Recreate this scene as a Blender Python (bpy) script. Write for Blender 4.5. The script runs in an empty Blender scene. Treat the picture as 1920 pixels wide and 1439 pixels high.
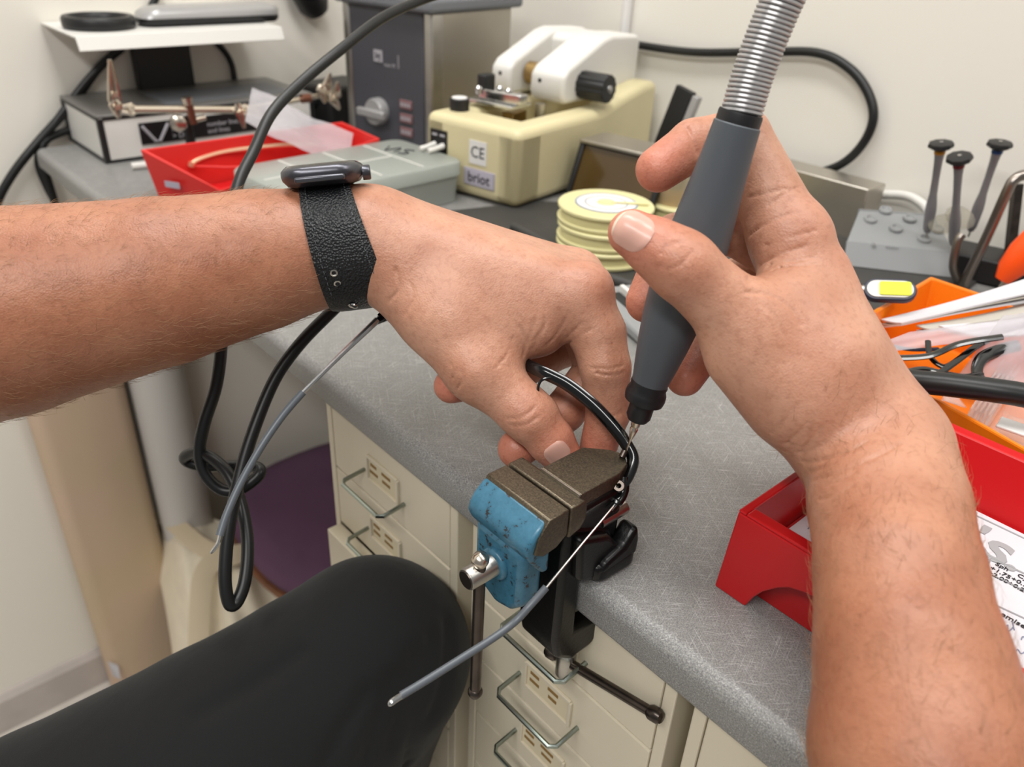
import bpy, bmesh, math, random
import numpy as np
from mathutils import Vector, Matrix, Euler

random.seed(7); np.random.seed(7)
SC = bpy.context.scene
COL = SC.collection
H = 0.883           # height of the bench top above the floor
CAMH = 0.265        # camera height above the bench top
FPX = 1499.4
TS = 1.035           # depth unit of the U() helper
# world axes seen from the camera: rows X (along bench), Y (to back wall), Z up; columns right, down, forward
RM = np.array([[0.6581, 0.4061, -0.6340], [0.7515, -0.3058, 0.5845], [0.0433, -0.8610, -0.5060]])
u_, s_, v_ = np.linalg.svd(RM); RM = u_ @ v_
CAM = np.array([0.0, 0.0, CAMH])

# ---------------------------------------------------------------- camera, world, lights, exposure
cam_d = bpy.data.cameras.new('camera'); cam_d.lens = FPX / 1920.0 * 36.0; cam_d.sensor_width = 36.0
cam = bpy.data.objects.new('camera', cam_d); COL.objects.link(cam)
M3 = Matrix([[RM[i][0], -RM[i][1], -RM[i][2]] for i in range(3)])
cam.matrix_world = Matrix.Translation((0, 0, CAMH + H)) @ M3.to_4x4()
cam_d.clip_start = 0.01
cam_d.dof.use_dof = True; cam_d.dof.focus_distance = 0.375; cam_d.dof.aperture_fstop = 10.0
SC.camera = cam
SC.view_settings.view_transform = 'Standard'; SC.view_settings.look = 'None'
SC.view_settings.gamma = 1.0; SC.view_settings.use_curve_mapping = False
SC.view_settings.exposure = -0.10
W = bpy.data.worlds.new('room_ambient'); SC.world = W; W.use_nodes = True
W.node_tree.nodes['Background'].inputs['Color'].default_value = (1.0, 0.99, 0.975, 1)
W.node_tree.nodes['Background'].inputs['Strength'].default_value = 0.27

def area_lamp(name, loc, sx, sy, power, col=(1.0, 0.985, 0.955)):
    d = bpy.data.lights.new(name, 'AREA'); d.shape = 'RECTANGLE'; d.size = sx; d.size_y = sy
    d.energy = power; d.color = col
    o = bpy.data.objects.new(name, d); COL.objects.link(o)
    o.location = (loc[0], loc[1], loc[2] + H)      # ceiling lights shine straight down
    return o
area_lamp('ceiling_lamp', (-0.50, 0.20, 1.50), 1.2, 0.3, 18)
area_lamp('ceiling_lamp', (0.55, 0.55, 1.50), 1.2, 0.3, 11)
area_lamp('ceiling_lamp', (0.25, -0.95, 1.50), 1.6, 0.3, 32)

# ---------------------------------------------------------------- helpers
def ray(px, py):
    return RM @ np.array([(px - 960.0) / FPX, (py - 719.5) / FPX, 1.0])
def U(px, py, t):
    return CAM + ray(px, py) * (t * TS)
def Ut(px, py, t):
    return CAM + ray(px, py) * t
def at(px, py, x=None, y=None, z=None):
    r = ray(px, py)
    if x is not None: t = (x - CAM[0]) / r[0]
    elif y is not None: t = (y - CAM[1]) / r[1]
    else: t = (z - CAM[2]) / r[2]
    return CAM + r * t
def lin(hexs):
    h = hexs.lstrip('#'); out = []
    for i in (0, 2, 4):
        c = int(h[i:i + 2], 16) / 255.0
        out.append(c / 12.92 if c <= 0.04045 else ((c + 0.055) / 1.055) ** 2.4)
    return (*out, 1.0)

MATS = {}
def mat(name, hexs='#888888', rough=0.5, metal=0.0, bump=0.0, bscale=300.0, var=0.0, vscale=20.0, hex2=None,
        trans=0.0, alpha=1.0, ior=1.45, spec=0.5, coat=0.0, sss=0.0, rvar=0.0):
    m = bpy.data.materials.new(name); m.use_nodes = True
    nt = m.node_tree; b = nt.nodes['Principled BSDF']; L = nt.links
    b.inputs['Base Color'].default_value = lin(hexs)
    b.inputs['Roughness'].default_value = rough; b.inputs['Metallic'].default_value = metal
    b.inputs['IOR'].default_value = ior; b.inputs['Specular IOR Level'].default_value = spec
    b.inputs['Transmission Weight'].default_value = trans; b.inputs['Alpha'].default_value = alpha
    b.inputs['Coat Weight'].default_value = coat
    if sss: b.inputs['Subsurface Weight'].default_value = sss; b.inputs['Subsurface Radius'].default_value = (0.004, 0.002, 0.001)
    tc = nt.nodes.new('ShaderNodeTexCoord')
    if var or hex2:
        n = nt.nodes.new('ShaderNodeTexNoise'); n.inputs['Scale'].default_value = vscale; n.inputs['Detail'].default_value = 6
        L.new(tc.outputs['Object'], n.inputs['Vector'])
        r = nt.nodes.new('ShaderNodeValToRGB'); r.color_ramp.elements[0].position = 0.35; r.color_ramp.elements[1].position = 0.68
        c = lin(hexs); c2 = lin(hex2) if hex2 else c
        r.color_ramp.elements[0].color = (*[x * (1 - var) for x in c[:3]], 1)
        r.color_ramp.elements[1].color = (*[min(1, x * (1 + var)) for x in c2[:3]], 1)
        L.new(n.outputs['Fac'], r.inputs['Fac']); L.new(r.outputs['Color'], b.inputs['Base Color'])
        if rvar:
            mr = nt.nodes.new('ShaderNodeMapRange'); mr.inputs['To Min'].default_value = rough - rvar; mr.inputs['To Max'].default_value = rough + rvar
            L.new(n.outputs['Fac'], mr.inputs['Value']); L.new(mr.outputs['Result'], b.inputs['Roughness'])
    if bump:
        n2 = nt.nodes.new('ShaderNodeTexNoise'); n2.inputs['Scale'].default_value = bscale; n2.inputs['Detail'].default_value = 4
        L.new(tc.outputs['Object'], n2.inputs['Vector'])
        bp = nt.nodes.new('ShaderNodeBump'); bp.inputs['Strength'].default_value = bump; bp.inputs['Distance'].default_value = 0.001
        L.new(n2.outputs['Fac'], bp.inputs['Height']); L.new(bp.outputs['Normal'], b.inputs['Normal'])
    MATS[name] = m
    return m

class MB:
    def __init__(s): s.v = []; s.f = []
    def add(s, vs, fs):
        o = len(s.v); s.v += [tuple(float(c) for c in p) for p in vs]; s.f += [tuple(i + o for i in f) for f in fs]; return s
    def box(s, c, d, rot=None):
        x, y, z = [q / 2.0 for q in d]
        vs = [Vector(p) for p in ((-x,-y,-z),(x,-y,-z),(x,y,-z),(-x,y,-z),(-x,-y,z),(x,-y,z),(x,y,z),(-x,y,z))]
        if rot is not None: vs = [rot @ p for p in vs]
        c = Vector([float(q) for q in c])
        return s.add([p + c for p in vs], [(0,3,2,1),(4,5,6,7),(0,1,5,4),(1,2,6,5),(2,3,7,6),(3,0,4,7)])
    def prism(s, poly, z0, z1, M=None):
        M = M or Matrix.Identity(4); n = len(poly)
        ar = sum(poly[i][0] * poly[(i+1) % n][1] - poly[(i+1) % n][0] * poly[i][1] for i in range(n))
        if ar < 0: poly = poly[::-1]
        vs = [M @ Vector((p[0], p[1], z0)) for p in poly] + [M @ Vector((p[0], p[1], z1)) for p in poly]
        fs = [tuple(range(n))[::-1], tuple(range(n, 2 * n))] + [(i, (i+1) % n, n + (i+1) % n, n + i) for i in range(n)]
        return s.add(vs, fs)
    def lathe(s, prof, M=None, n=28, ring=False):
        M = M or Matrix.Identity(4); vs = []; fs = []; k = len(prof)
        for i in range(n):
            a = 2 * math.pi * i / n
            for r, z in prof: vs.append(M @ Vector((r * math.cos(a), r * math.sin(a), z)))
        for i in range(n):
            j = (i + 1) % n
            for q in range(k if ring else k - 1): fs.append((i*k+q, j*k+q, j*k+(q+1) % k, i*k+(q+1) % k))
        if ring: return s.add(vs, fs)
        if prof[0][0] > 1e-6: fs.append(tuple(i*k for i in range(n))[::-1])
        if prof[-1][0] > 1e-6: fs.append(tuple(i*k+k-1 for i in range(n)))
        return s.add(vs, fs)
    def tube(s, pts, r, n=10, closed=False, flat=1.0, up=None):
        P = [Vector([float(c) for c in p]) for p in pts]; m = len(P)
        R = [r] * m if isinstance(r, (int, float)) else list(r)
        vs = []; fs = []; prev = None
        for i in range(m):
            if closed: t = P[(i+1) % m] - P[i-1]
            else: t = P[min(i+1, m-1)] - P[max(i-1, 0)]
            t.normalize()
            if prev is None:
                a = Vector(up) if up is not None else (Vector((0,0,1)) if abs(t.z) < 0.9 else Vector((1,0,0)))
            else: a = prev
            x = a - t * a.dot(t)
            if x.length < 1e-6: x = t.orthogonal()
            x.normalize(); y = t.cross(x); prev = x
            for k in range(n):
                th = 2 * math.pi * k / n
                vs.append(P[i] + (x * math.cos(th) * flat + y * math.sin(th)) * R[i])
        for i in range(m if closed else m - 1):
            j = (i + 1) % m
            for k in range(n):
                q = (k + 1) % n
                fs.append((i*n+k, i*n+q, j*n+q, j*n+k))
        if not closed:
            fs.append(tuple(range(n))[::-1]); fs.append(tuple(range((m-1)*n, m*n)))
        return s.add(vs, fs)
    def sheet(s, grid, th):
        """grid[i][j] of points, made into a thin solid"""
        G = np.array(grid, float); a, b = G.shape[:2]
        du = np.gradient(G, axis=0); dv = np.gradient(G, axis=1); N = np.cross(du, dv)
        N /= (np.linalg.norm(N, axis=2, keepdims=True) + 1e-12)
        T = G + N * th / 2; Bm = G - N * th / 2; q = a * b
        vs = list(T.reshape(-1, 3)) + list(Bm.reshape(-1, 3)); fs = []
        for i in range(a - 1):
            for j in range(b - 1):
                p = i*b+j; fs.append((p, p+b, p+b+1, p+1)); fs.append((q+p, q+p+1, q+p+b+1, q+p+b))
        for i in range(a - 1):
            for j, fl in ((0, 0), (b-1, 1)):
                p = i*b+j; fs.append((p, q+p, q+p+b, p+b) if not fl else (p, p+b, q+p+b, q+p))
        for j in range(b - 1):
            for i, fl in ((0, 1), (a-1, 0)):
                p = i*b+j; fs.append((p, p+1, q+p+1, q+p) if fl else (p, q+p, q+p+1, p+1))
        return s.add(vs, fs)
    def build(s, name, m, parent=None, world=True, smooth=40, bevel=0.0, bseg=2, label=None):
        me = bpy.data.meshes.new(name)
        off = Vector((0, 0, 0))
        if parent is not None and world:
            q = parent
            while q is not None: off = off + q.location; q = q.parent
        me.from_pydata([tuple(Vector(p) - off) for p in s.v], [], s.f); me.validate(); me.update()
        o = bpy.data.objects.new(name, me); COL.objects.link(o)
        if m is not None: me.materials.append(MATS[m] if isinstance(m, str) else m)
        if parent is not None: o.parent = parent
        if smooth:
            me.polygons.foreach_set('use_smooth', [True] * len(me.polygons))
            me.set_sharp_from_angle(angle=math.radians(smooth))
        if bevel:
            bv = o.modifiers.new('bevel', 'BEVEL'); bv.width = bevel; bv.segments = bseg; bv.limit_method = 'ANGLE'; bv.angle_limit = math.radians(35)
            bv.harden_normals = False
        if label: o['label'] = label
        return o

def thing(name, label, cat, loc=(0, 0, 0), rz=0.0, group=None, rot=None):
    o = bpy.data.objects.new(name, None); COL.objects.link(o); o.empty_display_size = 0.02
    o.location = [float(c) for c in loc]; o.rotation_euler = rot if rot is not None else (0, 0, rz)
    o['label'] = label; o['category'] = cat
    if group: o['group'] = group
    return o
def tag(o, label, cat, group=None):
    o['label'] = label; o['category'] = cat
    if group: o['group'] = group
    return o
def structure(o): o['kind'] = 'structure'; return o
def dup(root, label=None):
    r = root.copy(); COL.objects.link(r)
    if label: r['label'] = label
    for ch in list(root.children):
        c = ch.copy(); COL.objects.link(c); c.parent = r
        for g in list(ch.children):
            d = g.copy(); COL.objects.link(d); d.parent = c
    return r
def frame(o, x, z):
    """4x4 with local x, z directions"""
    z = Vector([float(c) for c in z]).normalized(); x = Vector([float(c) for c in x]); x = (x - z * x.dot(z)).normalized(); y = z.cross(x)
    M = Matrix((x, y, z)).transposed().to_4x4(); M.translation = Vector([float(c) for c in o]); return M
def axis_frame(o, z):
    z = Vector([float(c) for c in z]).normalized()
    return frame(o, z.orthogonal(), z)
def spline(pts, n=8, closed=False):
    P = [np.array(p, float) for p in pts]; m = len(P); out = []
    rng = range(m if closed else m - 1)
    for i in rng:
        if closed: p0, p1, p2, p3 = P[i-1], P[i], P[(i+1) % m], P[(i+2) % m]
        else: p0, p1, p2, p3 = P[max(i-1, 0)], P[i], P[i+1], P[min(i+2, m-1)]
        for k in range(n):
            t = k / n
            out.append(0.5 * ((2*p1) + (-p0+p2)*t + (2*p0-5*p1+4*p2-p3)*t*t + (-p0+3*p1-3*p2+p3)*t**3))
    if not closed: out.append(P[-1])
    return out
def rrect(w, d, r, n=5, cx=0.0, cy=0.0):
    out = []
    for sx, sy, a0 in ((1,1,0),(-1,1,90),(-1,-1,180),(1,-1,270)):
        for k in range(n + 1):
            a = math.radians(a0 + 90.0 * k / n)
            out.append((cx + sx*(w/2-r) + r*math.cos(a), cy + sy*(d/2-r) + r*math.sin(a)))
    return out
def text(name, s, size, m, parent, M, ext=0.0001, align='CENTER', world=True, xs=1.0, bold=0.0):
    cu = bpy.data.curves.new(name, 'FONT'); cu.body = s; cu.size = size; cu.extrude = ext; cu.align_x = align; cu.align_y = 'CENTER'
    cu.resolution_u = 3; cu.offset = bold
    tmp = bpy.data.objects.new(name, cu); COL.objects.link(tmp)
    dg = bpy.context.evaluated_depsgraph_get(); dg.update()
    me = bpy.data.meshes.new_from_object(tmp.evaluated_get(dg))
    bpy.data.objects.remove(tmp); bpy.data.curves.remove(cu)
    if xs != 1.0: me.transform(Matrix.Diagonal((xs, 1, 1, 1)))
    me.transform(M)
    if parent is not None and world:
        off = Vector((0, 0, 0)); q = parent
        while q is not None: off = off + q.location; q = q.parent
        me.transform(Matrix.Translation(-off))
    o = bpy.data.objects.new(name, me); COL.objects.link(o)
    if parent is not None: o.parent = parent
    me.materials.clear(); me.materials.append(MATS[m]); return o
def bin_mesh(mb, poly, ztop, zbot, shrink=0.92, th=0.0025):
    n = len(poly); zt = ztop if isinstance(ztop, (list, tuple)) else [ztop] * n
    P = np.array(poly, float); c = P.mean(0)
    if sum(P[i][0]*P[(i+1)%n][1]-P[(i+1)%n][0]*P[i][1] for i in range(n)) < 0: P = P[::-1]; zt = zt[::-1]
    def inset(Q, d):
        out = []
        for i in range(n):
            a, b, e = Q[i-1], Q[i], Q[(i+1) % n]
            u = (b-a)/np.linalg.norm(b-a); w = (e-b)/np.linalg.norm(e-b)
            n1 = np.array([-u[1], u[0]]); n2 = np.array([-w[1], w[0]]); k = n1+n2; k = k/np.linalg.norm(k)
            out.append(b + k * d / max(0.3, k @ n1))
        return np.array(out)
    Bo = c + (P - c) * shrink; Pi = inset(P, th); Bi = inset(Bo, th)
    vs = [(*P[i], zt[i]) for i in range(n)] + [(*Bo[i], zbot) for i in range(n)] + [(*Pi[i], zt[i]) for i in range(n)] + [(*Bi[i], zbot+th) for i in range(n)]
    fs = []
    for i in range(n):
        j = (i+1) % n
        fs += [(n+i, n+j, j, i), (i, j, 2*n+j, 2*n+i), (2*n+i, 2*n+j, 3*n+j, 3*n+i)]
    fs.append(tuple(n+i for i in range(n))[::-1]); fs.append(tuple(3*n+i for i in range(n)))
    return mb.add(vs, fs)

# ---------------------------------------------------------------- implicit surfaces (arms, hands, trousers)
def rcone(P, a, b, r1, r2):
    a = a.astype(P.dtype); b = b.astype(P.dtype); r1 = float(r1); r2 = float(r2)
    ba = b - a; l2 = float(ba @ ba); rr = r1 - r2; a2 = l2 - rr * rr; il2 = 1.0 / l2
    if a2 <= 0: return np.linalg.norm(P - (a if rr > 0 else b), axis=1) - max(r1, r2)
    pa = P - a; y = pa @ ba; z = y - l2
    q = pa * l2 - y[:, None] * ba; x2 = (q * q).sum(1); y2 = y * y * l2; z2 = z * z * l2
    k = math.copysign(rr * rr, rr) * x2
    d = (np.sqrt(x2 * (a2 * il2)) + y * rr) * il2 - r1
    c1 = np.sign(z) * z2 * a2 > k; c2 = np.sign(y) * y2 * a2 < k
    d = np.where(c2, np.sqrt(x2 + y2) * il2 - r1, d)
    d = np.where(c1, np.sqrt(x2 + z2) * il2 - r2, d)
    return d
def smin(a, b, k):
    h = np.maximum(k - np.abs(a - b), 0) / k
    return np.minimum(a, b) - h * h * k * 0.25
def smax(a, b, k): return -smin(-a, -b, k)
def chain(P, J, k=0.004):
    d = None
    for (a, ra), (b, rb) in zip(J[:-1], J[1:]):
        e = rcone(P, a, b, ra, rb); d = e if d is None else smin(d, e, k)
    return d
def polygonise(fn, lo, hi, vox):
    B = 4; lo = np.array(lo, float); hi = np.array(hi, float)
    nb = np.ceil((hi - lo) / (vox * B)).astype(int) + 1
    n = nb * B
    bi = np.stack(np.meshgrid(*[np.arange(k) for k in nb], indexing='ij'), -1).reshape(-1, 3)
    cen = lo + (bi * B + (B - 1) / 2.0) * vox
    dc = fn(cen)
    D = np.repeat(np.repeat(np.repeat(np.sign(dc).reshape(nb).astype(np.float32), B, 0), B, 1), B, 2)
    act = np.where(np.abs(dc) < B * vox * 0.87 + 0.0006)[0]
    g = np.stack(np.meshgrid(*[np.arange(B)] * 3, indexing='ij'), -1).reshape(-1, 3)
    for s in range(0, len(act), 4000):
        ch = act[s:s + 4000]
        idx = bi[ch][:, None, :] * B + g[None]
        d = fn((lo + idx.reshape(-1, 3) * vox).astype(np.float32))
        D[idx[..., 0].ravel(), idx[..., 1].ravel(), idx[..., 2].ravel()] = d
    S = D < 0
    c = np.zeros(np.array(S.shape) - 1, np.int8)
    for i in (0, 1):
        for j in (0, 1):
            for k in (0, 1):
                c += S[i:S.shape[0]-1+i, j:S.shape[1]-1+j, k:S.shape[2]-1+k]
    cells = np.argwhere((c > 0) & (c < 8))
    acc = np.zeros((len(cells), 3)); cnt = np.zeros(len(cells))
    cr = [(i, j, k) for i in (0, 1) for j in (0, 1) for k in (0, 1)]
    val = {q: D[cells[:, 0]+q[0], cells[:, 1]+q[1], cells[:, 2]+q[2]].astype(float) for q in cr}
    for q in cr:
        for ax in range(3):
            if q[ax]: continue
            q2 = list(q); q2[ax] = 1; q2 = tuple(q2)
            a, b = val[q], val[q2]; m = (a < 0) != (b < 0)
            t = np.where(m, a / np.where(m, a - b, 1), 0)
            p = np.tile(np.array(q, float), (len(cells), 1)); p[:, ax] += t
            acc += p * m[:, None]; cnt += m
    V = lo + (cells + acc / cnt[:, None]) * vox
    ix = np.full(c.shape, -1, np.int64); ix[cells[:, 0], cells[:, 1], cells[:, 2]] = np.arange(len(cells))
    F = []
    for ax in range(3):
        sl0 = [slice(None)] * 3; sl1 = [slice(None)] * 3; sl0[ax] = slice(0, -1); sl1[ax] = slice(1, None)
        A, Bv = S[tuple(sl0)], S[tuple(sl1)]
        e = np.argwhere(A != Bv); o1, o2 = [(1, 2), (2, 0), (0, 1)][ax]
        ok = (e[:, o1] > 0) & (e[:, o2] > 0) & (e[:, o1] < c.shape[o1]) & (e[:, o2] < c.shape[o2]); e = e[ok]
        def g_(d1, d2):
            q = e.copy(); q[:, o1] -= d1; q[:, o2] -= d2; return ix[q[:, 0], q[:, 1], q[:, 2]]
        quad = np.stack([g_(1, 1), g_(0, 1), g_(0, 0), g_(1, 0)], 1)
        flip = ~A[e[:, 0], e[:, 1], e[:, 2]]
        quad[flip] = quad[flip][:, ::-1]
        F.append(quad)
    F = np.concatenate(F); F = F[(F >= 0).all(1)]
    return V, F
def np_mesh(name, V, F):
    me = bpy.data.meshes.new(name)
    me.vertices.add(len(V)); me.vertices.foreach_set('co', V.astype(np.float32).ravel())
    me.loops.add(F.size); me.loops.foreach_set('vertex_index', F.astype(np.int32).ravel())
    me.polygons.add(len(F)); me.polygons.foreach_set('loop_start', np.arange(0, F.size, 4, dtype=np.int32))
    me.polygons.foreach_set('loop_total', np.full(len(F), 4, np.int32))
    me.update(calc_edges=True); me.validate()
    me.polygons.foreach_set('use_smooth', [True] * len(me.polygons))
    return me
def sdf_trace(fn, o, d, t0, t1, off=0.0):
    d = np.array(d, float) / np.linalg.norm(d); o = np.array(o, float); t = t0
    for _ in range(120):
        s = float(fn((o + d * t)[None])[0]) - off
        if s < 2e-5: return o + d * t
        t += max(s * 0.8, 2e-5)
        if t > t1: return None
    return o + d * t
def sdf_trace_many(fn, O, d, t1, off=0.0):
    d = np.array(d, float) / np.linalg.norm(d); t = np.zeros(len(O))
    for _ in range(60):
        s = fn(O + d * t[:, None]) - off
        t = np.minimum(t + np.where(np.abs(s) < 2e-5, 0, s * 0.9), t1)
    return O + d * t[:, None]
def sdf_normals(fn, P, e=6e-4):
    g = np.stack([fn(P + np.eye(3)[k] * e) - fn(P - np.eye(3)[k] * e) for k in range(3)], 1)
    return g / np.linalg.norm(g, axis=1, keepdims=True)
def sdf_normal(fn, p, e=4e-4):
    E = np.eye(3) * e
    g = fn(np.concatenate([p + E, p - E])); n = g[:3] - g[3:]; return n / np.linalg.norm(n)
VOX = 0.0009
# ---------------------------------------------------------------- materials
mat('wall_paint', '#e7e3da', 0.75, bump=0.08, bscale=500, var=0.015, vscale=4)
mat('wall_paint_side', '#e9e4da', 0.75, bump=0.08, bscale=500, var=0.015, vscale=4)
mat('floor_tile', '#c9c2b8', 0.5, var=0.04, vscale=30)
mat('ceiling_paint', '#e8e4da', 0.8, bump=0.05)
mat('baseboard_paint', '#b9b0aa', 0.5, var=0.06, vscale=25)
mat('cabinet_enamel', '#d8ceb8', 0.42, bump=0.05, bscale=900, var=0.02, vscale=12)
mat('cabinet_shadow_gap', '#2b2620', 0.8)
mat('chrome', '#c8c8c8', 0.16, 1.0)
mat('satin_steel', '#b9b6b0', 0.32, 1.0, var=0.06, vscale=60)
mat('steel_wire', '#9aa39c', 0.28, 1.0)
mat('card', '#d8ccb0', 0.8)
mat('card_print', '#8a6a3a', 0.8)
mat('black_plastic', '#1b1b1c', 0.42)
mat('black_gloss', '#08080a', 0.16, coat=0.4)
mat('black_rubber', '#161616', 0.55, bump=0.05)
mat('cable_black', '#141516', 0.38)
mat('dark_metal', '#544c47', 0.3, 0.9, var=0.2, vscale=90)
mat('black_enamel', '#060607', 0.36, bump=0.12, bscale=700, spec=0.35, coat=0.1)
mat('bronze_steel', '#5a5349', 0.38, 0.85, var=0.1, vscale=1100, hex2='#6a604f', bump=0.15, bscale=1500, rvar=0.1)
mat('grey_plastic', '#55585c', 0.48)
mat('handpiece_grey', '#4a4f55', 0.46, var=0.03, vscale=60)
mat('handpiece_black', '#17171a', 0.45)
mat('white_plastic', '#dbd9d4', 0.4)
mat('cream_plastic', '#d3c8a0', 0.38, var=0.03, vscale=14)
mat('cream_wear', '#c2b488', 0.42, var=0.05, vscale=30)
mat('machine_dark', '#47474d', 0.5, var=0.03)
mat('machine_grey', '#6e7176', 0.45)
mat('stainless', '#b9b3a9', 0.34, 0.9, var=0.1, vscale=8, rvar=0.08)
mat('red_plastic', '#c3161b', 0.32, var=0.04, vscale=12)
mat('red_plastic_far', '#d22a26', 0.38)
mat('orange_plastic', '#ea7d12', 0.36)
mat('orange_handle', '#ff5512', 0.4)
mat('spool_yellow', '#d6cf9c', 0.35)
mat('label_white', '#dcdad8', 0.6)
mat('print_grey', '#9a9a9c', 0.8)
mat('print_black', '#26262a', 0.8)
mat('pen_blue', '#7c86a0', 0.8)
mat('paper', '#cbc9ce', 0.85, bump=0.05, bscale=200)
mat('paper_shade', '#d9d8dc', 0.85)
mat('envelope', '#b9b4aa', 0.8)
mat('label_black', '#0d0c0e', 0.45)
mat('label_text', '#a9a6ac', 0.7)
mat('label_lilac', '#a7a1ae', 0.45)
mat('gold', '#ecc9a6', 0.3, 0.75)
mat('brass', '#a88d60', 0.35, 1.0, var=0.1)
mat('nickel', '#d2c7b8', 0.24, 1.0)
mat('nickel_red_reflection', '#7d5242', 0.3, 0.7)  # nickel clamp parts, brown-red reflections painted into the base colour
mat('organizer_clear', '#c3c8c2', 0.3, trans=0.45, ior=1.2, alpha=0.85)
mat('clear_film', '#d6d3d8', 0.2, trans=0.35, ior=1.12, alpha=0.5)
mat('clear_case', '#e9e6e4', 0.18, trans=0.7, ior=1.2, alpha=0.6)
mat('amber_liquid', '#c98a10', 0.3, trans=0.3)
mat('jar_clear', '#d8cfae', 0.15, trans=0.5, ior=1.2, alpha=0.7)
mat('brown_glass', '#4a3718', 0.15, var=0.1, vscale=10, coat=0.3)
mat('mat_rubber', '#3a3937', 0.55, bump=0.1, bscale=400, var=0.05, vscale=40)
mat('stand_grey', '#8a8c8d', 0.4)
mat('screwdriver_grey', '#817f82', 0.38, 0.3)
mat('band_yellow', '#b07a20', 0.4); mat('band_red', '#6e1a20', 0.4); mat('band_blue', '#1c3f70', 0.4)
mat('tube_steel', '#8f8780', 0.28, 1.0)
mat('neon_yellow', '#d9ea1a', 0.4)
mat('navy_plastic', '#1c2036', 0.35)
mat('lens_demo', '#c7c2b4', 0.08, trans=0.7, ior=1.1, alpha=0.6)
mat('smoke_panel', '#6d6b68', 0.3, var=0.05, vscale=10)
mat('silver_plastic', '#a7a6a6', 0.3, 0.35)
mat('beige_board', '#cbb596', 0.7, var=0.07, vscale=6, hex2='#c6ab97')
mat('white_pipe', '#cfccc8', 0.5)
mat('canvas', '#e6dbc5', 0.9, bump=0.3, bscale=900, var=0.04, vscale=40)
mat('canvas_strap', '#d2c2a6', 0.9, bump=0.3, bscale=900)
mat('purple_fabric', '#654660', 0.85, bump=0.2, bscale=700, var=0.1, vscale=12)
mat('wood_edge', '#7a4f36', 0.5, var=0.15, vscale=30)
mat('sleeve_grey', '#54595f', 0.35)
mat('watch_case', '#56565c', 0.3, 0.85)
mat('watch_glass', '#09090b', 0.08, coat=0.5)
mat('hair', '#94704f', 0.5)
mat('nail', '#cfa192', 0.3, spec=0.5, coat=0.12, sss=0.2)
mat('nail_tip', '#d9c6b2', 0.35, spec=0.4)

def leather_mat():
    m = mat('strap_leather', '#15171a', 0.42)
    nt = m.node_tree; b = nt.nodes['Principled BSDF']; tc = nt.nodes.new('ShaderNodeTexCoord')
    vo = nt.nodes.new('ShaderNodeTexVoronoi'); vo.inputs['Scale'].default_value = 900; nt.links.new(tc.outputs['Object'], vo.inputs['Vector'])
    bp = nt.nodes.new('ShaderNodeBump'); bp.inputs['Strength'].default_value = 0.75; bp.inputs['Distance'].default_value = 0.0008
    nt.links.new(vo.outputs['Distance'], bp.inputs['Height']); nt.links.new(bp.outputs['Normal'], b.inputs['Normal'])
leather_mat()

def bench_mat():
    m = mat('bench_laminate', '#8d8c89', 0.36)
    nt = m.node_tree; b = nt.nodes['Principled BSDF']; L = nt.links; tc = nt.nodes.new('ShaderNodeTexCoord')
    n = nt.nodes.new('ShaderNodeTexNoise'); n.inputs['Scale'].default_value = 1500; n.inputs['Detail'].default_value = 3; L.new(tc.outputs['Object'], n.inputs['Vector'])
    r = nt.nodes.new('ShaderNodeValToRGB'); e = r.color_ramp.elements
    e[0].position = 0.30; e[0].color = lin('#68676b'); e[1].position = 0.70; e[1].color = lin('#a09f99')
    L.new(n.outputs['Fac'], r.inputs['Fac'])
    n3 = nt.nodes.new('ShaderNodeTexNoise'); n3.inputs['Scale'].default_value = 9; n3.inputs['Detail'].default_value = 1; L.new(tc.outputs['Object'], n3.inputs['Vector'])
    mx = nt.nodes.new('ShaderNodeMixRGB'); mx.blend_type = 'MULTIPLY'; mx.inputs['Fac'].default_value = 0.25
    L.new(r.outputs['Color'], mx.inputs['Color1']); L.new(n3.outputs['Fac'], mx.inputs['Color2'])
    # fine crossing scratches from use
    last = mx.outputs['Color']
    for ang, sx, sy in ((0.5, 45, 2300), (-0.7, 60, 2000), (1.25, 50, 2600), (2.2, 70, 2100)):
        mp = nt.nodes.new('ShaderNodeMapping'); mp.inputs['Rotation'].default_value = (0, 0, ang); L.new(tc.outputs['Object'], mp.inputs['Vector'])
        m2 = nt.nodes.new('ShaderNodeMapping'); m2.inputs['Scale'].default_value = (sx, sy, sy); L.new(mp.outputs['Vector'], m2.inputs['Vector'])
        ns = nt.nodes.new('ShaderNodeTexNoise'); ns.inputs['Scale'].default_value = 1.0; ns.inputs['Detail'].default_value = 1; L.new(m2.outputs['Vector'], ns.inputs['Vector'])
        rr = nt.nodes.new('ShaderNodeValToRGB'); rr.color_ramp.elements[0].position = 0.63; rr.color_ramp.elements[1].position = 0.74
        rr.color_ramp.elements[1].color = (0.5, 0.5, 0.5, 1)
        L.new(ns.outputs['Fac'], rr.inputs['Fac'])
        ad = nt.nodes.new('ShaderNodeMixRGB'); ad.blend_type = 'SCREEN'; ad.inputs['Fac'].default_value = 0.4
        L.new(last, ad.inputs['Color1']); L.new(rr.outputs['Color'], ad.inputs['Color2']); last = ad.outputs['Color']
    L.new(last, b.inputs['Base Color'])
    bp = nt.nodes.new('ShaderNodeBump'); bp.inputs['Strength'].default_value = 0.25; bp.inputs['Distance'].default_value = 0.0006
    L.new(n.outputs['Fac'], bp.inputs['Height']); L.new(bp.outputs['Normal'], b.inputs['Normal'])
bench_mat()

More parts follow.
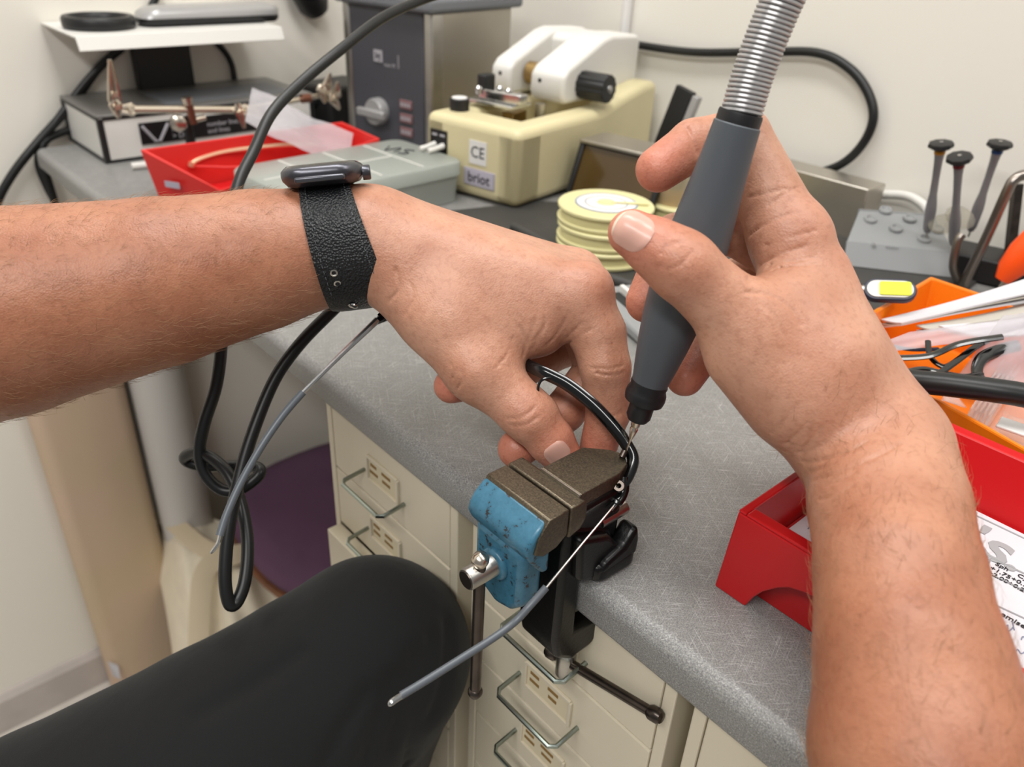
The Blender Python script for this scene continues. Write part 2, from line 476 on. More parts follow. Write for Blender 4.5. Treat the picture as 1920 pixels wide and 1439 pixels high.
def blue_mat():
    m = mat('vise_blue', '#3f8bb0', 0.36, coat=0.15)
    nt = m.node_tree; b = nt.nodes['Principled BSDF']; L = nt.links; tc = nt.nodes.new('ShaderNodeTexCoord')
    n = nt.nodes.new('ShaderNodeTexNoise'); n.inputs['Scale'].default_value = 190; n.inputs['Detail'].default_value = 8; n.inputs['Roughness'].default_value = 0.7
    L.new(tc.outputs['Object'], n.inputs['Vector'])
    r = nt.nodes.new('ShaderNodeValToRGB'); e = r.color_ramp.elements; e[0].position = 0.395; e[0].color = lin('#2c2a2c'); e[1].position = 0.415; e[1].color = lin('#33657d')
    x = e.new(0.62); x.color = lin('#3e728b')
    L.new(n.outputs['Fac'], r.inputs['Fac']); L.new(r.outputs['Color'], b.inputs['Base Color'])
    bp = nt.nodes.new('ShaderNodeBump'); bp.inputs['Strength'].default_value = 0.2; bp.inputs['Distance'].default_value = 0.0006
    L.new(n.outputs['Fac'], bp.inputs['Height']); L.new(bp.outputs['Normal'], b.inputs['Normal'])
blue_mat()

def skin_mat():
    m = bpy.data.materials.new('skin'); m.use_nodes = True; MATS['skin'] = m
    nt = m.node_tree; b = nt.nodes['Principled BSDF']; L = nt.links; tc = nt.nodes.new('ShaderNodeTexCoord')
    b.inputs['Roughness'].default_value = 0.43; b.inputs['Specular IOR Level'].default_value = 0.5
    b.inputs['Subsurface Weight'].default_value = 0.22; b.inputs['Subsurface Radius'].default_value = (0.0042, 0.0016, 0.0008); b.inputs['Subsurface Scale'].default_value = 1.0
    n1 = nt.nodes.new('ShaderNodeTexNoise'); n1.inputs['Scale'].default_value = 38; n1.inputs['Detail'].default_value = 5; L.new(tc.outputs['Object'], n1.inputs['Vector'])
    r1 = nt.nodes.new('ShaderNodeValToRGB'); e = r1.color_ramp.elements
    e[0].position = 0.3; e[0].color = lin('#975f45'); e[1].position = 0.7; e[1].color = lin('#ac7558')
    L.new(n1.outputs['Fac'], r1.inputs['Fac'])
    ha = nt.nodes.new('ShaderNodeAttribute'); ha.attribute_name = 'pale'
    rh = nt.nodes.new('ShaderNodeValToRGB'); e = rh.color_ramp.elements; e[0].position = 0.3; e[0].color = lin('#b27d64'); e[1].position = 0.7; e[1].color = lin('#c8977e')
    L.new(n1.outputs['Fac'], rh.inputs['Fac'])
    mh = nt.nodes.new('ShaderNodeMixRGB'); L.new(ha.outputs['Fac'], mh.inputs['Fac']); L.new(r1.outputs['Color'], mh.inputs['Color1']); L.new(rh.outputs['Color'], mh.inputs['Color2'])
    at_ = nt.nodes.new('ShaderNodeAttribute'); at_.attribute_name = 'red'
    mx = nt.nodes.new('ShaderNodeMixRGB'); mx.inputs['Color2'].default_value = lin('#c46a55'); L.new(at_.outputs['Fac'], mx.inputs['Fac']); L.new(mh.outputs['Color'], mx.inputs['Color1'])
    # freckles and pores
    n4 = nt.nodes.new('ShaderNodeTexNoise'); n4.inputs['Scale'].default_value = 420; n4.inputs['Detail'].default_value = 3; L.new(tc.outputs['Object'], n4.inputs['Vector'])
    r4 = nt.nodes.new('ShaderNodeValToRGB'); e = r4.color_ramp.elements; e[0].position = 0.3; e[0].color = (0.72, 0.62, 0.56, 1); e[1].position = 0.5; e[1].color = (1, 1, 1, 1)
    L.new(n4.outputs['Fac'], r4.inputs['Fac'])
    m2 = nt.nodes.new('ShaderNodeMixRGB'); m2.blend_type = 'MULTIPLY'; m2.inputs['Fac'].default_value = 0.45
    L.new(mx.outputs['Color'], m2.inputs['Color1']); L.new(r4.outputs['Color'], m2.inputs['Color2'])
    vf = nt.nodes.new('ShaderNodeTexVoronoi'); vf.inputs['Scale'].default_value = 95; L.new(tc.outputs['Object'], vf.inputs['Vector'])
    rf = nt.nodes.new('ShaderNodeValToRGB'); e = rf.color_ramp.elements; e[0].position = 0.03; e[0].color = (0.55, 0.36, 0.28, 1); e[1].position = 0.075; e[1].color = (1, 1, 1, 1)
    L.new(vf.outputs['Distance'], rf.inputs['Fac'])
    m3 = nt.nodes.new('ShaderNodeMixRGB'); m3.blend_type = 'MULTIPLY'; m3.inputs['Fac'].default_value = 0.28
    L.new(m2.outputs['Color'], m3.inputs['Color1']); L.new(rf.outputs['Color'], m3.inputs['Color2'])
    L.new(m3.outputs['Color'], b.inputs['Base Color'])
    # skin relief: fine cells plus soft folds
    vo = nt.nodes.new('ShaderNodeTexVoronoi'); vo.inputs['Scale'].default_value = 1100; L.new(tc.outputs['Object'], vo.inputs['Vector'])
    n2 = nt.nodes.new('ShaderNodeTexNoise'); n2.inputs['Scale'].default_value = 150; n2.inputs['Detail'].default_value = 6; L.new(tc.outputs['Object'], n2.inputs['Vector'])
    ad = nt.nodes.new('ShaderNodeMath'); ad.operation = 'MULTIPLY_ADD'; ad.inputs[1].default_value = 0.25; L.new(vo.outputs['Distance'], ad.inputs[0]); L.new(n2.outputs['Fac'], ad.inputs[2])
    bp = nt.nodes.new('ShaderNodeBump'); bp.inputs['Strength'].default_value = 0.32; bp.inputs['Distance'].default_value = 0.0012
    L.new(ad.outputs[0], bp.inputs['Height']); L.new(bp.outputs['Normal'], b.inputs['Normal'])
skin_mat()

def cloth_mat():
    m = mat('trouser_cloth', '#08090a', 0.9)
    nt = m.node_tree; b = nt.nodes['Principled BSDF']; L = nt.links; tc = nt.nodes.new('ShaderNodeTexCoord')
    b.inputs['Sheen Weight'].default_value = 0.06; b.inputs['Sheen Roughness'].default_value = 0.5
    n = nt.nodes.new('ShaderNodeTexNoise'); n.inputs['Scale'].default_value = 1500; L.new(tc.outputs['Object'], n.inputs['Vector'])
    n2 = nt.nodes.new('ShaderNodeTexNoise'); n2.inputs['Scale'].default_value = 14; n2.inputs['Detail'].default_value = 3; L.new(tc.outputs['Object'], n2.inputs['Vector'])
    ad = nt.nodes.new('ShaderNodeMath'); ad.operation = 'MULTIPLY_ADD'; ad.inputs[1].default_value = 0.05; L.new(n.outputs['Fac'], ad.inputs[0]); L.new(n2.outputs['Fac'], ad.inputs[2])
    bp = nt.nodes.new('ShaderNodeBump'); bp.inputs['Strength'].default_value = 0.4; bp.inputs['Distance'].default_value = 0.008
    L.new(ad.outputs[0], bp.inputs['Height']); L.new(bp.outputs['Normal'], b.inputs['Normal'])
cloth_mat()

# ---------------------------------------------------------------- the room
XL, YB = -1.115, 0.82
def slab(name, c, d, m): return structure(MB().box(c, d).build(name, m, smooth=0))
slab('floor', (0.1, -0.55, -H - 0.02), (2.9, 3.0, 0.04), 'floor_tile')
slab('wall_left', (XL - 0.04, -0.55, (1.48 - H) / 2), (0.08, 3.0, 1.48 + H), 'wall_paint_side')
slab('wall_back', (0.1, YB + 0.04, (1.48 - H) / 2), (2.95, 0.08, 1.48 + H), 'wall_paint')
bbm = MB(); bbm.prism([(0, 0), (0.012, 0), (0.012, 0.062), (0.006, 0.072), (0, 0.072)], -2.0, YB, Matrix(((1, 0, 0, XL), (0, 0, 1, 0), (0, 1, 0, -H), (0, 0, 0, 1))))
structure(bbm.build('baseboard_left', 'baseboard_paint', smooth=0))

# ---------------------------------------------------------------- the workbench top (rounded front edge) and the drawer cabinets below
YF, BT = 0.2140, 0.0235
def worktop():
    prof = [(YB - 0.001, -BT), (YF + 0.004, -BT)]
    for k in range(5):
        a = math.radians(270 - 90 * k / 4); prof.append((YF + 0.004 + 0.004 * math.cos(a), -BT + 0.004 + 0.004 * math.sin(a)))
    for k in range(9):
        a = math.radians(180 - 90 * k / 8); prof.append((YF + 0.008 + 0.008 * math.cos(a), -0.008 + 0.008 * math.sin(a)))
    prof.append((YB - 0.001, 0.0))
    m = MB(); m.prism(prof, XL + 0.03, 1.0, Matrix(((0, 0, 1, 0), (1, 0, 0, 0), (0, 1, 0, 0), (0, 0, 0, 1))))
    return m.build('workbench_top', 'bench_laminate', smooth=30)
tag(worktop(), 'long grey speckled laminate worktop with scratches and rounded front edge', 'workbench')

YC = 0.228
def cabinet(name, label, x0, x1, open_row=None):
    root = thing(name, label, 'cabinet', ((x0 + x1) / 2, YC + 0.2, -H), 0, 'drawer cabinets under the bench')
    zt = -BT - 0.001; w = x1 - x0
    b = MB()
    t = 0.007
    b.box(((x0 + t/2), YC + 0.2, (zt - H) / 2), (t, 0.4, zt + H)); b.box((x1 - t/2, YC + 0.2, (zt - H) / 2), (t, 0.4, zt + H))
    b.box(((x0 + x1) / 2, YC + 0.2, zt - 0.0065), (w - 2*t, 0.4, 0.013)); b.box(((x0 + x1) / 2, YC + 0.395, (zt - H) / 2), (w - 2*t, 0.01, zt + H - 0.05))
    b.box(((x0 + x1) / 2, YC + 0.2, -H + 0.03), (w - 2*t, 0.4, 0.06))
    b.build('body', 'cabinet_enamel', root, smooth=0, bevel=0.0008)
    P = 0.0525; z = -0.0384; row = 0
    while z - P > -H + 0.05:
        out = 0.012 if row == open_row else 0.0
        yf = YC - out
        d = MB(); d.box(((x0 + x1) / 2, yf + 0.006, z - P / 2), (w - 2*t - 0.0015, 0.012, P - 0.0014))
        dr = d.build('drawer', 'cabinet_enamel', root, smooth=0, bevel=0.0009)
        if row < 7:
            cx = (x0 + x1) / 2 - 0.004; hz = z - P * 0.56
            lf = MB(); lw, lh = 0.036, 0.019
            for sx in (-1, 1): lf.box((cx + sx * lw / 2, yf - 0.001, hz + 0.004), (0.0022, 0.002, lh))
            for sz in (-1, 1): lf.box((cx, yf - 0.001, hz + 0.004 + sz * lh / 2), (lw, 0.002, 0.0022))
            lf.build('label_frame', 'cabinet_enamel', dr, smooth=0, bevel=0.0004)
            MB().box((cx, yf - 0.0003, hz + 0.004), (lw - 0.002, 0.0005, lh - 0.002)).build('label_card', 'card', dr, smooth=0)
            pr = MB(); rnd = random.Random(row * 7 + int(x0 * 1000))
            for q in range(4):
                ww = rnd.uniform(0.006, 0.011); pr.box((cx - 0.011 + q % 2 * 0.015, yf - 0.0007, hz + 0.008 - (q // 2) * 0.006), (ww, 0.0003, 0.0022))
            pr.build('label_print', 'card_print', dr, smooth=0)
            hw = 0.024; p = [(cx - hw, yf + 0.001, hz - 0.002), (cx - hw, yf - 0.016, hz - 0.004), (cx - hw + 0.003, yf - 0.019, hz - 0.0045), (cx + hw - 0.003, yf - 0.019, hz - 0.0045), (cx + hw, yf - 0.016, hz - 0.004), (cx + hw, yf + 0.001, hz - 0.002)]
            MB().tube(p, 0.0015, 8).build('handle', 'steel_wire', dr)
        z -= P; row += 1
    return root
cabinet('drawer_cabinet', 'cream enamel drawer cabinet nearest the chair, one low drawer slightly open', -0.4410, -0.2890, 2)
cabinet('drawer_cabinet', 'cream enamel drawer cabinet under the vise with wire pull handles', -0.2745, -0.1250)
cabinet('drawer_cabinet', 'cream enamel drawer cabinet at the lower right below the red tray', -0.1155, 0.0380)
MB().box((-0.28175, YC + 0.21, (-BT - H) / 2 - 0.001), (0.0135, 0.38, H - BT - 0.003)).build('filler_panel', 'cabinet_enamel', smooth=0)
tag(bpy.data.objects['filler_panel'], 'narrow cream filler strip between two drawer cabinets', 'panel')

# ---------------------------------------------------------------- bench vise
VX0, VX1 = -0.2168, -0.1755; VXC = (VX0 + VX1) / 2
YZ = lambda x: Matrix(((0, 0, 1, x), (1, 0, 0, 0), (0, 1, 0, 0), (0, 0, 0, 1)))      # polygon (y,z) extruded along x
vise = thing('bench_vise', 'small blue and black bench vise clamped on the worktop edge', 'vise', (VXC, 0.226, 0.0))
def build_vise():
    def part(poly, x0, x1, name, m, bv, seg=3, sm=50): q = MB(); q.prism(poly, x0, x1, YZ(0)); return q.build(name, m, vise, smooth=sm, bevel=bv, bseg=seg)
    # moving (front) jaw : bare steel plate, blue casting, blue column
    part([(0.1872, 0.0502), (0.1984, 0.0502), (0.1984, 0.0365), (0.1925, 0.0325), (0.1850, 0.0315), (0.1795, 0.0350), (0.1815, 0.0425)], VX0 + 0.0006, VX1, 'front_jaw_plate', 'bronze_steel', 0.0006, 2, 30)
    part([(0.1866, 0.0494), (0.1800, 0.0440), (0.1770, 0.0395), (0.1762, 0.0360), (0.1780, 0.0315), (0.1820, 0.0255), (0.1865, 0.0200), (0.1900, 0.0200), (0.1900, 0.0330), (0.1845, 0.0370)], VX0, VX1 - 0.0011, 'front_jaw', 'vise_blue', 0.0016)
    cpl = [(-0.2145, 0.0300), (-0.1820, 0.0300), (-0.1820, -0.0010), (-0.1885, -0.0075), (-0.1985, -0.0105), (-0.2080, -0.0065), (-0.2145, 0.0040)]
    XZ = Matrix(((1, 0, 0, 0), (0, 0, 1, 0), (0, 1, 0, 0), (0, 0, 0, 1)))
    m = MB(); m.prism(cpl, 0.1790, 0.1925, XZ); m.build('jaw_column', 'vise_blue', vise, smooth=50, bevel=0.0035, bseg=4)
    zs, xs = 0.0150, -0.1985
    Ya = lambda y: Matrix(((1, 0, 0, xs), (0, 0, -1, y), (0, 1, 0, zs), (0, 0, 0, 1)))   # local z -> -y
    m = MB(); m.lathe([(0.0078, -0.001), (0.0080, 0.0006), (0.0077, 0.0018), (0.0066, 0.0026), (0.0060, 0.0026)], Ya(0.1790), 32); m.build('collar', 'vise_blue', vise)
    m = MB(); m.lathe([(0.0052, -0.040), (0.0052, 0.0165), (0.0048, 0.0173)], Ya(0.1790), 32); m.build('screw_head', 'satin_steel', vise)
    m = MB(); m.lathe([(0.0045, 0.0172), (0.0042, 0.0177), (0.0, 0.0177)], Ya(0.1790), 32); m.build('screw_end', 'dark_metal', vise)
    hy = 0.1790 - 0.0105
    top = Vector((xs + 0.0012, hy, zs + 0.0085)); bot = Vector((xs + 0.0040, hy - 0.003, zs - 0.0720))
    m = MB(); m.tube([top, bot], 0.0027, 14); hb = m.build('handle_bar', 'dark_metal', vise)
    for p, r in ((top, 0.0040), (bot, 0.0036)):
        m = MB(); m.lathe([(0.0, -r), (r*0.7, -r*0.75), (r, -0.0005), (r, 0.001), (r*0.72, r*0.72), (0.0, r)], Matrix.Translation(p), 20); m.build('handle_knob', 'dark_metal' if p is bot else 'nickel', hb)
    # fixed (rear) jaw and anvil
    part([(0.1997, 0.0502), (0.2082, 0.0502), (0.2100, 0.0470), (0.2100, 0.0395), (0.2070, 0.0350), (0.1997, 0.0330)], VX0, VX1, 'rear_jaw_plate', 'bronze_steel', 0.0012, 3, 30)
    an = [(-0.2035, 0.2082), (-0.1785, 0.2082), (-0.1785, 0.2330), (-0.1812, 0.2410), (-0.1875, 0.2460), (-0.1945, 0.2430), (-0.2035, 0.2345)]
    m = MB(); m.prism(an, 0.0440, 0.0514); m.build('anvil', 'bronze_steel', vise, smooth=0, bevel=0.0006)
    m = MB(); m.box((-0.191, 0.2078, 0.0507), (0.0245, 0.0007, 0.0014)); m.build('anvil_edge', 'satin_steel', vise)
    part([(0.2060, 0.0445), (0.2330, 0.0445), (0.2370, 0.0380), (0.2360, 0.0040), (0.2060, 0.0040)], -0.2030, -0.1775, 'anvil_neck', 'black_enamel', 0.003)
    # C clamp: shoe on the bench, spine in front of the edge, lower arm under it
    part([(0.2000, 0.0360), (0.2070, 0.0360), (0.2300, 0.0240), (0.2360, 0.0120), (0.2380, 0.0006), (0.2134, 0.0006), (0.2134, -0.0330), (0.2330, -0.0350), (0.2345, -0.0470), (0.2270, -0.0540), (0.2120, -0.0540), (0.2020, -0.0460), (0.1995, -0.0330)], -0.2040, -0.1770, 'clamp_body', 'black_enamel', 0.003)
    sh = [(-0.2000, 0.2160), (-0.1720, 0.2150), (-0.1690, 0.2190), (-0.1685, 0.2390), (-0.1720, 0.2430), (-0.2000, 0.2420)]
    m = MB(); m.prism(sh, 0.0003, 0.0100); m.build('clamp_shoe', 'black_enamel', vise, smooth=50, bevel=0.0028, bseg=3)
    part([(0.2160, 0.0060), (0.2420, 0.0060), (0.2425, 0.0150), (0.2405, 0.0235), (0.2370, 0.0215), (0.2320, 0.0150), (0.2200, 0.0120)], -0.1790, -0.1688, 'shoe_horn', 'black_enamel', 0.0025)
    part([(0.2040, 0.0320), (0.2240, 0.0240), (0.2350, 0.0120), (0.2375, 0.0010), (0.2160, 0.0010), (0.2060, 0.0060)], -0.1790, -0.1722, 'clamp_web', 'black_enamel', 0.0025)
    m = MB(); m.tube([(-0.1800, 0.2240, 0.0270), (-0.1800, 0.2415, 0.0270)], 0.0034, 16); m.build('guide_rod', 'satin_steel', vise)
    # lower clamp screw with T bar
    sx, sy = -0.1895, 0.2235
    m = MB(); prof = [(0.0, -0.0245), (0.0045, -0.025), (0.0042, -0.028)]
    z = -0.028
    while z > -0.066: prof += [(0.0042, z), (0.0035, z - 0.0007), (0.0042, z - 0.0014)]; z -= 0.0014
    m.lathe(prof + [(0.0, z)], Matrix.Translation((sx, sy, 0)), 24); m.build('clamp_screw', 'satin_steel', vise)
    m = MB(); m.lathe([(0.0, -0.0660), (0.0049, -0.0660), (0.0053, -0.0670), (0.0053, -0.0825), (0.0045, -0.0838), (0.0, -0.0838)], Matrix.Translation((sx, sy, 0)), 28); m.build('clamp_screw_head', 'satin_steel', vise)
    a = Vector((sx, sy, -0.0740)); d = Vector(at(1228, 1340, y=0.2245)) - a; L = d.length; d.normalize()
    m = MB(); m.tube([a - d * 0.0105, a + d * (L - 0.001)], 0.0026, 14); tb = m.build('tommy_bar', 'dark_metal', vise)
    for q in (a - d * 0.0105, a + d * L):
        m = MB(); m.lathe([(0.0, -0.004), (0.0030, -0.0036), (0.0038, -0.002), (0.0038, 0.002), (0.0028, 0.0038), (0.0, 0.0044)], axis_frame(q, d), 18); m.build('bar_knob', 'dark_metal', tb)
build_vise()

# ---------------------------------------------------------------- handpiece with spring sleeve
HA, HB = U(1386, 222, 0.295), U(1199, 775, 0.347)
hand_piece = thing('micromotor_handpiece', 'dark grey pen-shaped engraving handpiece with black collet held in the right hand', 'power tool', HB)
def build_handpiece():
    ax = Vector(HB) - Vector(HA); L = ax.length; M = axis_frame(HA, ax)
    S = lambda y: (y - 222.0) / (775.0 - 222.0) * L          # photo height along the axis
    m = MB(); m.lathe([(0.0, S(212)), (0.0084, S(212)), (0.0086, S(216)), (0.0086, S(232)), (0.0, S(232))], M, 40); m.build('rear_ring', 'handpiece_black', hand_piece)
    m = MB(); m.lathe([(0.0, S(230)), (0.0086, S(230)), (0.0091, S(232)), (0.0096, S(270)), (0.0105, S(320)), (0.0117, S(375)), (0.0128, S(430)), (0.0133, S(475)), (0.0132, S(530)), (0.0124, S(580)), (0.0110, S(630)), (0.0095, S(670)), (0.0083, S(700)), (0.0080, S(712)), (0.0, S(712))], M, 48)
    m.build('grip', 'handpiece_grey', hand_piece)
    m = MB(); m.lathe([(0.0, S(704)), (0.0080, S(705)), (0.0084, S(712)), (0.0080, S(718)), (0.0090, S(728)), (0.0092, S(738)), (0.0087, S(748)), (0.0060, S(752)), (0.0, S(752))], M, 40); m.build('nose_cone', 'handpiece_black', hand_piece)
    m = MB(); m.lathe([(0.0, S(748)), (0.0057, S(750)), (0.0057, S(780)), (0.0045, S(790)), (0.0, S(791))], M, 14); m.build('collet', 'handpiece_black', hand_piece)
    m = MB(); m.lathe([(0.0, S(788)), (0.0024, S(789)), (0.0021, S(803)), (0.0017, S(806)), (0.0020, S(810)), (0.0013, S(825)), (0.0006, S(835)), (0.0005, S(862)), (0.0, S(863))], M, 16); m.build('bur', 'nickel', hand_piece)
    # the spring sleeve: one wire wound along the hose
    path = spline([U(1389, 217, 0.2945), U(1412, 140, 0.290), U(1446, 50, 0.284), U(1486, -40, 0.278), U(1560, -180, 0.272), U(1700, -340, 0.27)], 24)
    P = np.array(path); seg = np.r_[0, np.cumsum(np.linalg.norm(np.diff(P, axis=0), axis=1))]
    tot = seg[-1]; pitch = 0.00172; N = int(tot / pitch * 18); pts = []
    x = None
    for i in range(N):
        s = tot * i / (N - 1); p = np.array([np.interp(s, seg, P[:, k]) for k in range(3)])
        q = np.array([np.interp(min(s + 0.002, tot), seg, P[:, k]) for k in range(3)]); q0 = np.array([np.interp(max(s - 0.002, 0), seg, P[:, k]) for k in range(3)])
        t = Vector(q - q0).normalized(); x = (Vector((1, 0, 0)) if x is None else x); x = (x - t * x.dot(t)).normalized(); y = t.cross(x)
        a = 2 * math.pi * i / 18; r = 0.0073
        pts.append(Vector(p) + x * r * math.cos(a) + y * r * math.sin(a))
    m = MB(); m.tube(pts, 0.00082, 6); m.build('spring_sleeve', 'silver_plastic', hand_piece)
    m = MB(); m.tube(path, 0.0064, 14); m.build('hose', 'black_rubber', hand_piece)
build_handpiece()

# ---------------------------------------------------------------- spectacles held at the vise
specs = thing('eyeglasses', 'black half-rim eyeglasses with thin silver temples, held over the vise for drilling', 'glasses', U(1170, 905, 0.352))
def build_specs():
    F = spline([U(1163, 915, .3515), U(1178, 893, .353), U(1187, 862, .355), U(1176, 836, .3565), U(1150, 800, .358), U(1108, 756, .361), U(1060, 719, .366), U(1008, 694, .371), U(930, 655, .392), U(830, 612, .402), U(742, 586, .400), U(712, 598, .398)], 8)
    n = len(F); rr = [0.0026 + 0.0006 * math.sin(math.pi * i / n) for i in range(n)]
    m = MB(); m.tube(F, rr, 10, flat=0.62); m.build('front_rim', 'black_gloss', specs)
    m = MB(); m.tube(spline([U(1038, 708, .3665), U(1018, 712, .3660), U(1010, 722, .3662), U(1008, 738, .3665)], 6), 0.0007, 8); m.build('nose_pad_arm', 'black_gloss', specs)
    vd = -ray(1160, 912)
    m = MB(); m.lathe([(0.0012, -0.0022), (0.0024, -0.0022), (0.0028, -0.0016), (0.0028, 0.0016), (0.0024, 0.0022), (0.0012, 0.0022)], axis_frame(U(1160, 912, .349), (vd[0], vd[1], vd[2] + .1)), 24, True); m.build('hinge', 'dark_metal', specs)
    m = MB(); m.tube(spline([U(1170, 895, .352), U(1168, 925, .351), U(1156, 945, .349), U(1146, 958, .3475)], 6), [0.0026]*6 + [0.0024]*6 + [0.0016]*7, 10, flat=0.6); m.build('end_piece', 'black_gloss', specs)
    m = MB(); m.tube([U(1166, 858, .3548) , U(1172, 846, .3552)], 0.0016, 12); m.build('rim_hole_bush', 'dark_metal', specs)
    m = MB(); m.tube([U(1150, 950, .3462), U(1090, 1022, .3345), U(1014, 1115, .3235)], 0.00065, 8); t1 = m.build('temple', 'satin_steel', specs)
    m = MB(); m.tube(spline([U(1024, 1102, .3250), U(995, 1135, .3225), U(965, 1167, .3215), U(925, 1197, .3175), U(870, 1232, .313), U(800, 1276, .307), U(752, 1305, .303)], 6), 0.00165, 10); m.build('temple_tip', 'sleeve_grey', t1)
    m = MB(); m.tube(spline([U(758, 1302, .3035), U(738, 1315, .302), U(728, 1324, .3012)], 4), [0.0013]*6 + [0.0011, 0.0009, 0.0004], 8); m.build('temple_core', 'chrome', t1)
    m = MB(); m.tube([U(740, 584, .3995), U(716, 597, .398), U(702, 607, .3972)], [0.0042, 0.0034, 0.0016], 10, flat=0.6); m.build('end_piece', 'black_gloss', specs)
    m = MB(); m.tube([U(708, 600, .3965), U(640, 665, .391), U(558, 746, .384)], [0.0018, 0.0013, 0.0011], 8); t2 = m.build('temple', 'chrome', specs)
    m = MB(); m.tube(spline([U(568, 736, .385), U(530, 780, .381), U(490, 838, .377), U(452, 905, .373), U(425, 965, .369), U(412, 1005, .3665)], 6), 0.0019, 10); m.build('temple_tip', 'sleeve_grey', t2)
    m = MB(); m.tube(spline([U(414, 1000, .3668), U(409, 1020, .3658), U(395, 1038, .365)], 5), [0.0012]*8 + [0.001, 0.0008, 0.0005], 8); m.build('temple_core', 'chrome', t2)
build_specs()
# ---------------------------------------------------------------- things on the bench, left to right
def local(root_xy, ang, z=0.0):
    return Matrix.Translation((root_xy[0], root_xy[1], z)) @ Matrix.Rotation(math.radians(ang), 4, 'Z')
def lbox(mb, x0, x1, y0, y1, z0, z1):
    return mb.box(((x0 + x1) / 2, (y0 + y1) / 2, (z0 + z1) / 2), (x1 - x0, y1 - y0, z1 - z0))
def lth(name, label, cat, xy, ang, z=0.0):
    return thing(name, label, cat, (xy[0], xy[1], z), math.radians(ang))
LB = dict(world=False)
XF = lambda x, y, z, yaw=0: Matrix.Translation((x, y, z)) @ Matrix.Rotation(math.radians(yaw), 4, 'Z')
FACE_X = Matrix(((0, 0, 1, 0), (1, 0, 0, 0), (0, 1, 0, 0), (0, 0, 0, 1)))      # text lying on a face that looks to +X
FACE_Y = Matrix(((1, 0, 0, 0), (0, 0, -1, 0), (0, 1, 0, 0), (0, 0, 0, 1)))     # text lying on a face that looks to -Y

# light box against the left wall
r = lth('light_box', 'white light box with black edges and a printed black label, against the left wall', 'light box', (-1.110, 0.259), 0.6)
W_, D_, H_ = 0.131, 0.268, 0.053
m = MB(); lbox(m, 0.002, W_ - 0.001, 0.002, D_ - 0.001, 0.002, H_ - 0.003); m.build('body', 'white_plastic', r, **LB)
m = MB(); e = 0.006
for y in (0, D_ - e):
    for x in (0, W_ - e): lbox(m, x, x + e, y, y + e, 0, H_ - 0.004)
for z in (0, H_ - 0.006):
    for y in (0, D_ - e): lbox(m, e, W_ - e, y, y + e, z, z + 0.0035)
    for x in (0, W_ - e): lbox(m, x, x + e, e, D_ - e, z, z + 0.0035)
m.build('edge_frame', 'black_plastic', r, **LB)
m = MB(); lbox(m, 0, W_, 0, D_, H_ - 0.003, H_); m.build('lid', 'smoke_panel', r, bevel=0.001, **LB)
m = MB(); lbox(m, 0.04, W_ - 0.02, 0.085, D_ - 0.02, H_, H_ + 0.001); m.build('lit_panel', 'machine_grey', r, bevel=0.0005, **LB)
m = MB(); lbox(m, W_ - 0.001, W_ + 0.0005, 0.043, 0.20, 0.016, 0.040); lab = m.build('label', 'label_black', r, **LB)
m = MB(); m.tube([(W_ + 0.0012, 0.046, 0.037), (W_ + 0.0012, 0.059, 0.0185), (W_ + 0.0012, 0.064, 0.0185), (W_ + 0.0012, 0.076, 0.037)], 0.0019, 6); m.build('logo', 'label_text', lab, **LB)
for k, s in enumerate(('> Hand', '> Opti', '> Dire')): text('print', s, 0.0085, 'label_text', lab, Matrix.Translation((W_ + 0.0006, 0.079, 0.0365 - k * 0.0075)) @ FACE_X, align='LEFT', world=False)
for k, s in enumerate(('number lines', 'and lines')): text('print', s, 0.0080, 'label_text', lab, Matrix.Translation((W_ + 0.0006, 0.122, 0.0300 - k * 0.0080)) @ FACE_X, align='LEFT', world=False)
text('print', 'IIIFU', 0.0120, 'label_text', lab, Matrix.Translation((W_ + 0.0006, 0.170, 0.0320)) @ FACE_X, align='LEFT', world=False, xs=0.9)

# shelf plate on its black bracket
r = thing('wall_shelf', 'white bent metal shelf plate on a black bracket above the light box', 'shelf', (XL + 0.002, 0.375, 0.06))
m = MB(); m.prism([(XL + 0.002, 0.131), (-0.986, 0.131), (-0.9805, 0.119), (-0.9780, 0.1195), (-0.9840, 0.1335), (XL + 0.002, 0.1335)], 0.258, 0.494, Matrix(((1, 0, 0, 0), (0, 0, 1, 0), (0, 1, 0, 0), (0, 0, 0, 1)))); m.build('plate', 'white_plastic', r, bevel=0.0006)
m = MB(); m.box((XL + 0.012, 0.385, 0.085), (0.018, 0.070, 0.092)); m.build('bracket', 'black_plastic', r, bevel=0.002)

r = tag(MB().lathe([(0.0285, 0.0), (0.0375, 0.0), (0.0385, 0.003), (0.0385, 0.010), (0.0365, 0.0125), (0.0315, 0.0125), (0.0295, 0.010)], Matrix.Translation((-1.045, 0.302, 0.1340)), 40, True).build('lens_ring', 'black_plastic'), 'round black ring lying on the white shelf plate', 'ring')
# long grey handheld device on the shelf
r = thing('handheld_device', 'long silver and black rounded device lying on the white shelf plate', 'device', (-1.045, 0.425, 0.134))
def loft(rings):
    m = MB(); c = len(rings[0]); vs = []; fs = []
    for q in rings: vs += q
    for i in range(len(rings) - 1):
        for k in range(c): fs.append((i*c+k, i*c+(k+1) % c, (i+1)*c+(k+1) % c, (i+1)*c+k))
    fs.append(tuple(range(c))[::-1]); fs.append(tuple(range((len(rings)-1)*c, len(rings)*c))); return m.add(vs, fs)
def rr3(w, d, rad, x, y, z, n=5): return [(x + a, y + b, z) for a, b in rrect(w, d, rad, n)]
loft([rr3(0.040, 0.165, 0.012, -1.045, 0.430, 0.1345), rr3(0.046, 0.172, 0.015, -1.045, 0.430, 0.1380), rr3(0.046, 0.172, 0.015, -1.045, 0.430, 0.1425)]).build('base', 'black_plastic', r, smooth=50)
